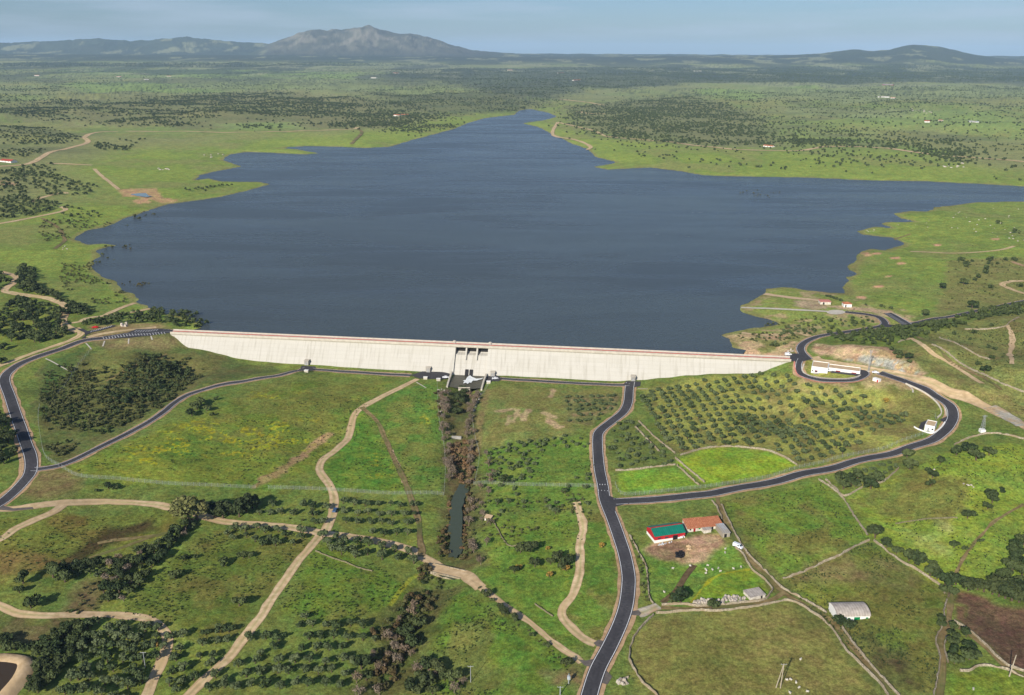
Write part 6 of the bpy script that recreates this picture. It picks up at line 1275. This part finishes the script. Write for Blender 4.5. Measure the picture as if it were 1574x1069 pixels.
b_s = [prow(i) for i in rest['bush'] if TR[i][4] != 'wet']
wet_ = [i for i in rest['bush'] if TR[i][4] == 'wet']
o = lod_mesh('scrub', 'bush', b_s, 30, M['shrub_leaf'], .5); tag(o, 'low scrub strewn over the slopes and shores', 'scrub', None, 'stuff')
if wet_:
    o = lod_mesh('drowned_scrub', 'bush', [prow(i) for i in wet_], 30, M['rust_leaf'], .5); tag(o, 'tops of drowned brown bushes poking out of the reservoir', 'scrub', None, 'stuff'); o.location.z = 0
    co = np.zeros(len(o.data.vertices) * 3, np.float32); o.data.vertices.foreach_get('co', co); co = co.reshape(-1, 3); hz = height(co[:, 0], co[:, 1]); co[:, 2] += np.maximum(ZW - .3 - hz, 0); o.data.vertices.foreach_set('co', co.ravel())
k0 = len(TR)
def far(P, n_, s=(.7, 1.15), clump=None): PP(P, int(n_ * 1.5), 'oak', (s[0] * .72, s[1] * .85), 0, None, clump)
far([(0,168),(120,152),(250,150),(380,142),(520,150),(640,162),(690,178),(600,195),(450,199),(330,197),(200,193),(60,186),(0,182)], 6500, (.75, 1.3), 130)
far([(-60,132),(70,132),(95,140),(45,168),(-60,168)], 600, (.8, 1.2), 200)
far([(590,107),(1040,103),(1200,108),(1574,112),(1650,118),(1574,126),(1150,128),(1040,128),(900,137),(850,150),(760,150),(700,128),(600,116)], 9000, (.9, 1.5))
far([(940,104),(1650,106),(1650,124),(1300,121),(1000,118)], 5000, (1., 1.7))
far([(-60,97),(500,98),(720,97),(720,100),(300,104),(-60,103)], 2500, (1.2, 2.0))
far([(870,167),(1050,150),(1160,175),(1210,215),(1180,227),(1050,222),(930,212),(875,192)], 3800, (.7, 1.2), 70)
far([(1050,138),(1640,135),(1640,250),(1400,246),(1200,240),(1190,200),(1150,165)], 2600, (.7, 1.2), 90)
far([(1220,200),(1400,205),(1420,228),(1260,224),(1210,222)], 420, (.8, 1.2), 200); far([(1400,215),(1470,210),(1500,245),(1470,252),(1410,235)], 200, (.8, 1.2), 100)
far([(0,105),(700,105),(700,165),(520,145),(250,145),(100,150),(0,128)], 2600, (.7, 1.3), 150)
far([(560,135),(830,142),(870,160),(780,172),(700,180),(600,160)], 1500, (.7, 1.1), 180)
far([(920,218),(1200,232),(1400,245),(1574,255),(1574,278),(1300,268),(1000,250)], 120, (.7, 1.2), 120)
far([(600,180),(700,182),(722,190),(690,200),(640,205),(560,200)], 330, (.7, 1.1), 90)
fa = np.array([(t[1], t[2], t[3]) for t in TR[k0:]]); fj = fa.copy(); fj[:, :2] += rng.normal(0, 1, (len(fa), 2)) * np.clip(fa[:, 1] / 70, 15, 55)[:, None] * (rng.random(len(fa))[:, None] ** 2 * 2)
ok = (sdist(fj[:, 0], fj[:, 1], WP) > 12) | (fj[:, 1] > 9000); fj[~ok] = fa[~ok]; ok = (sdist(fj[:, 0], fj[:, 1], WP) > 6) | (fj[:, 1] > 9000); fr = [tuple(p) for p in fj[ok]]
fr_near = [prow(i) for i in rest['oak']]
o = lod_mesh('holm_oak_wood', 'oak', fr_near, 70, M['oak_leaf'], .85); tag(o, 'holm oak woods and lone oaks on the further banks', 'woodland', None, 'stuff')
o = lod_mesh('far_woodland', 'oak', fr, 16, M['oak_leaf'], 1.75); tag(o, 'far dark evergreen woodland dotted over the plain and hills', 'woodland', None, 'stuff')
tus = len(TR)
for P_t, n_t in (([(180,940),(275,850),(320,820),(480,826),(330,990),(262,960)], 620), ([(400,955),(495,835),(600,880),(630,905),(560,950)], 420), ([(650,1069),(690,900),(890,1035),(870,1069)], 420), ([(742,700),(910,690),(930,780),(890,900),(750,900)], 420), ([(110,725),(300,640),(600,590),(480,720),(390,752)], 800), ([(505,752),(560,630),(672,590),(684,760)], 500),
                 ([(1110,770),(1260,742),(1336,828),(1204,888)], 500), ([(1206,895),(1336,834),(1450,915),(1440,1069),(1384,1069)], 800), ([(1310,760),(1480,690),(1574,690),(1574,890),(1450,890)], 700), ([(0,800),(260,790),(100,874),(0,890)], 350), ([(1290,480),(1574,330),(1574,460),(1400,490)], 500), ([(1420,520),(1574,490),(1574,640)], 500),
                 ([(150,350),(600,205),(600,225),(340,250),(200,330),(120,370),(180,440),(60,400)], 600), ([(900,262),(1000,230),(1574,250),(1574,280),(1080,268)], 400)): PP(P_t, n_t, 'bush', (.14, .34), 0, None, 20)
o = lod_mesh('grass_tussocks', 'bush', [(t[1], t[2], t[3]) for t in TR[tus:]], 9, M['shrub_leaf'], .8); tag(o, 'small grey green tussocks dotted over the pastures', 'tussocks', None, 'stuff')
# ------------------------------------------------------------------ boulders, sheep, rubble
def rock_mesh(seed):
    g = np.random.default_rng(seed); bm = bmesh.new(); bmesh.ops.create_icosphere(bm, subdivisions=2, radius=1)
    for v in bm.verts: v.co *= 1 + g.normal(0, .1); v.co.z *= .62; v.co.x *= 1.25
    me_ = bpy.data.meshes.new('boulder'); bm.to_mesh(me_); bm.free(); me_.materials.append(M['granite']); return me_
RK = [rock_mesh(k) for k in range(4)]; rk_pts = []
def rocks(P, n_, s, mind=0): 
    w_ = G(P)[:, :2]; x0, y0 = w_.min(0); x1, y1 = w_.max(0); c = 0
    while c < n_:
        a, b_ = rng.uniform(x0, x1), rng.uniform(y0, y1)
        if inside(np.array([a]), np.array([b_]), w_)[0]: rk_pts.append((a, b_, rng.uniform(*s))); c += 1
rocks([(1470,320),(1574,318),(1574,375),(1510,372),(1440,345)], 30, (.4, 1.1)); rocks([(1320,350),(1345,350),(1345,356),(1325,358)], 6, (.5, .9)); rocks([(1360,340),(1430,335),(1430,350),(1380,350)], 7, (.5, .9))
rocks([(300,238),(345,236),(345,242),(310,243)], 7, (1, 2)); rocks([(242,258),(262,258),(262,262),(245,262)], 8, (1.2, 2.4)); rocks([(1400,165),(1450,175),(1440,182),(1400,172)], 9, (1.5, 3.5)); rocks([(1430,255),(1490,250),(1480,262),(1440,262)], 9, (1, 2.5))
rocks([(1475,750),(1500,725),(1500,750)], 4, (.4, .8)); rocks([(1425,720),(1440,722),(1438,728)], 3, (.5, .8)); rocks([(80,380),(110,378),(110,384),(85,386)], 4, (.6, 1)); rocks([(262,512),(285,515),(300,528),(268,520)], 30, (.5, 1.0)); rocks([(674,600),(688,598),(683,640),(676,640)], 26, (.5, .9)); rocks([(736,604),(742,604),(730,635),(726,630)], 14, (.5, .9))
zz_ = height(np.array([p[0] for p in rk_pts]), np.array([p[1] for p in rk_pts])); bk = {}
for j, (a, b_, s_) in enumerate(rk_pts):
    d = np.linalg.norm(LMw - np.array([a, b_]), axis=1); k = int(np.argmin(d)); bk.setdefault(k, []).append((float(d[k]), j))
for k, L2 in bk.items():
    for r_, (_, j) in enumerate(sorted(L2)):
        a, b_, s_ = rk_pts[j]; o = link('boulder', RK[j % 4], None, (a, b_, float(zz_[j]) + s_ * .15)); o.scale = (s_, s_ * .9, s_); o.rotation_euler.z = j * 1.7; tag(o, 'pale granite boulder, %s nearest to %s' % (nth(r_ + 1) if r_ < 99 else 'furthest', LMn[k]), 'boulder', 'pale granite boulders')
def sheep_mesh():
    me_ = bpy.data.meshes.new('sheep'); V = [(-.55, 0, .62), (0, 0, .68), (.45, 0, .7), (.68, 0, .86), (.88, 0, .8)]; E = [(0, 1), (1, 2), (2, 3), (3, 4)]; rr = [.3, .36, .3, .16, .11]
    for a_ in (-.42, .38):
        for b_ in (-.18, .18): n_ = len(V); V += [(a_, b_, .42), (a_ + .03, b_, .22), (a_, b_, 0)]; rr += [.12, .06, .05]; E += [(0 if a_ < 0 else 2, n_), (n_, n_ + 1), (n_ + 1, n_ + 2)]
    me_.from_pydata(V, E, []); o = bpy.data.objects.new('sheep', me_); COL.objects.link(o); md = o.modifiers.new('Skin', 'SKIN'); 
    for i, r_ in enumerate(rr): me_.skin_vertices[0].data[i].radius = (r_, r_)
    me_.skin_vertices[0].data[1].use_root = True; o.modifiers.new('Sub', 'SUBSURF').levels = 1
    dg = bpy.context.evaluated_depsgraph_get(); m2_ = bpy.data.meshes.new_from_object(o.evaluated_get(dg)); bpy.data.objects.remove(o); m2_.materials.clear(); m2_.materials.append(M['wool']); return m2_
sm = None
try:
    tmp = bpy.data.meshes.new('t'); sm = sheep_mesh()
except Exception as ex:
    print('sheep skin failed', ex)
if sm is None:
    q = MB(); q.tube([(-.6, 0, .6), (-.4, 0, .66), (.4, 0, .68), (.6, 0, .75), (.95, 0, .85)], [.1, .36, .33, .2, .1], 8)
    for a_ in (-.42, .38):
        for b_ in (-.18, .18): q.tube([(a_, b_, .5), (a_, b_, 0)], [.09, .05], 5)
    o = q.build('sheep', M['wool']); sm = o.data; bpy.data.objects.remove(o)
SHP = [((1034,875),'alone in the left part of the farm pasture'), ((1021,911.5),'alone near the farm track by the pasture gate'), ((1114.5,851),'by the tin shed, lower of two'), ((1115,845),'by the tin shed, upper of two'), ((1061,871),'at the end of the farm track'),
  ((1084.5,876.5),'leftmost of the group in the middle pasture'), ((1086,878.5),'second from left in the pasture group'), ((1085,882.5),'lowest left one of the pasture group'), ((1087.5,870.5),'topmost left one of the pasture group'), ((1095,877),'in the middle of the pasture group'),
  ((1104,875),'upper right one of the pasture group'), ((1107,879.5),'lower right one of the pasture group'), ((1127.5,875.5),'right of the pasture group, left of a pair'), ((1139,873),'right of the pasture group, right of a pair'), ((1230.5,1015),'uppermost in the oval field, right of the double pole'),
  ((1209.5,1046.5),'in the oval field just right of the double pole'), ((1215,1046),'second from the double pole in the oval field'), ((1223.5,1050.5),'third from the double pole in the oval field'), ((1228,1058.5),'fourth from the double pole in the oval field'), ((1240.5,1064.5),'rightmost in the oval field at the bottom'), ((1214,1066.5),'bottommost in the oval field'), ((1496,1061),'alone in the bottom right meadow')]
for j, (p, lb) in enumerate(SHP):
    o = link('sheep', sm, None, G1(*p)); o.rotation_euler.z = j * 2.3; o.scale = (.85,) * 3; tag(o, 'white sheep ' + lb, 'sheep', 'grazing sheep')
def heap(name, P, n_, s, mats, label, cat, h=.6):
    w_ = G(P); c = w_.mean(0); q = []; mb = MB(); g = random.Random(5); x0, y0 = w_[:, :2].min(0); x1, y1 = w_[:, :2].max(0); k = 0
    while k < n_:
        a, b_ = g.uniform(x0, x1), g.uniform(y0, y1)
        if not inside(np.array([a]), np.array([b_]), w_[:, :2])[0]: continue
        k += 1; z_ = float(height(a, b_)[0]); r_ = g.uniform(*s); an = g.random() * 3; ca, sa = math.cos(an) * r_, math.sin(an) * r_; zt = z_ + r_ * g.uniform(.6, 1.3) + h * g.random()
        v = [(a + u_ * ca - w2_ * sa * .7, b_ + u_ * sa + w2_ * ca * .7, zz) for zz, f_ in ((z_ - .2, 1), (zt, .6)) for u_, w2_ in ((-f_, -f_), (f_, -f_ * .8), (f_ * .9, f_), (-f_, f_ * .9))]
        mb.add([(p[0] - c[0], p[1] - c[1], p[2] - c[2]) for p in v], [(0, 3, 2, 1), (4, 5, 6, 7), (0, 1, 5, 4), (1, 2, 6, 5), (2, 3, 7, 6), (3, 0, 4, 7)])
    return tag(mb.build(name, M[mats], None, tuple(c)), label, cat)
heap('rubble_heap', [(1066,926),(1085,922),(1102,922),(1103,928),(1070,931)], 60, (.3, .8), 'granite', 'long heap of pale rubble along the bottom farm wall', 'rubble', .4)
heap('rubble_heap', [(1100,923),(1112,918),(1126,916),(1146,920),(1144,926),(1104,928)], 46, (.3, .9), 'fibre_roof', 'jumble of scrap and blocks left of the stone shed', 'rubble', .5)
heap('silage_heap', [(1037,853),(1044,848),(1051,850),(1051,857),(1043,859),(1036,856)], 55, (.25, .6), 'tyre', 'dark heap weighed down with tyres in the farmyard', 'heap', .9)
heap('woodpile', [(1055,839),(1060,838),(1062,846),(1058,847)], 12, (.3, .6), 'tan_roof', 'small pile of planks in the farmyard', 'woodpile', .3); heap('feed_trough_row', [(1012,837.5),(1034,833),(1034,834.5),(1012,839)], 10, (.3, .5), 'sheet_metal', 'row of pale feed troughs before the red barn', 'troughs', .2)
heap('rubble_heap', [(954,1046),(962,1048),(966,1052),(956,1054),(950,1050)], 14, (.4, 1.0), 'granite', 'pale block pile right of the main road at the bottom', 'rubble', .5)
heap('rubble_heap', [(184,500),(194,498),(196,502),(188,503)], 14, (.6, 1.3), 'granite', 'pale stone pile beside the left car park', 'rubble', .8); heap('rubble_heap', [(1211,541),(1218,537),(1220,541)], 6, (.4, .8), 'granite', 'small pile of rubble by the right crest end', 'rubble', .5)
# stone bridge over the stream
a, b_ = G([(663,874), (712,884)]); L_b = float(np.hypot(*(b_ - a)[:2])); e = empty('stone_bridge', (a[0], a[1], max(a[2], b_[2]) - .1), 'low stone bridge carrying the pale track over the stream', 'bridge', None, math.atan2(b_[1] - a[1], b_[0] - a[0]))
MB().box(0, L_b, -3.0, 3.0, -1.2, .05).build('deck', M['dirt'], e); MB().box(0, L_b, -3.35, -3.0, -3.2, .45).build('parapet', M['stone'], e); MB().box(0, L_b, 3.0, 3.35, -3.2, .45).build('parapet', M['stone'], e)
# brown pond in the corner: raised bank and water
pb_ = [(-60,1022),(-20,1019),(0,1018),(22,1021),(30,1026),(22,1045),(5,1065),(-10,1080),(-60,1085)]; w_ = G(pb_); zb = float(np.median(w_[:, 2])) + 1.4
ngon_sheet('pond_water', w_[:, :2], zb - .55, M['brown_water'])
ln = smooth_line(np.vstack([w_[:, :2], w_[:1, :2]]), 2.0); t = np.gradient(ln, axis=0); t /= np.linalg.norm(t, axis=1)[:, None] + 1e-9; nn = np.stack([-t[:, 1], t[:, 0]], 1); V = []
cen = w_[:, :2].mean(0); sg = np.sign(((ln - cen) * nn).sum(1))[:, None]; nn = nn * sg
for q, z_ in ((-1.5, zb - 1.2), (.3, zb), (3.4, zb + .03), (6.5, zb - 2.6)): V.append(np.column_stack([ln + nn * q, np.full(len(ln), z_)]))
V = np.stack(V, 1).reshape(-1, 3); I = (np.arange(len(ln) - 1)[:, None] * 4 + np.arange(3)[None, :]).ravel()
tag(link('pond_bank', np_mesh('pond_bank', V, np.stack([I, I + 4, I + 5, I + 1], 1), M['dirt'])), kind='structure')
# ------------------------------------------------------------------ haze
m = bpy.data.materials.new('haze'); m.use_nodes = True; nt = m.node_tree; nt.nodes.clear(); o_ = nt.nodes.new('ShaderNodeOutputMaterial'); pv = nt.nodes.new('ShaderNodeVolumePrincipled')
pv.inputs['Color'].default_value = (0.50, 0.72, 1.0, 1); pv.inputs['Density'].default_value = 3.4e-5; pv.inputs['Anisotropy'].default_value = -0.1
nt.links.new(pv.outputs[0], o_.inputs['Volume'])
zmin = float(me.vertices[0].co.z); zt = float(max(GZ.max(), CAM_H)) + 40; zl = float(GZ.min()) - 1
ex = float(np.abs(GX).max()) + 500
hz = MB().box(-ex, ex, -400, 46500, min(zl, -12), zt).build('haze', m); tag(hz, kind='stuff')
print('objects', len(bpy.data.objects))
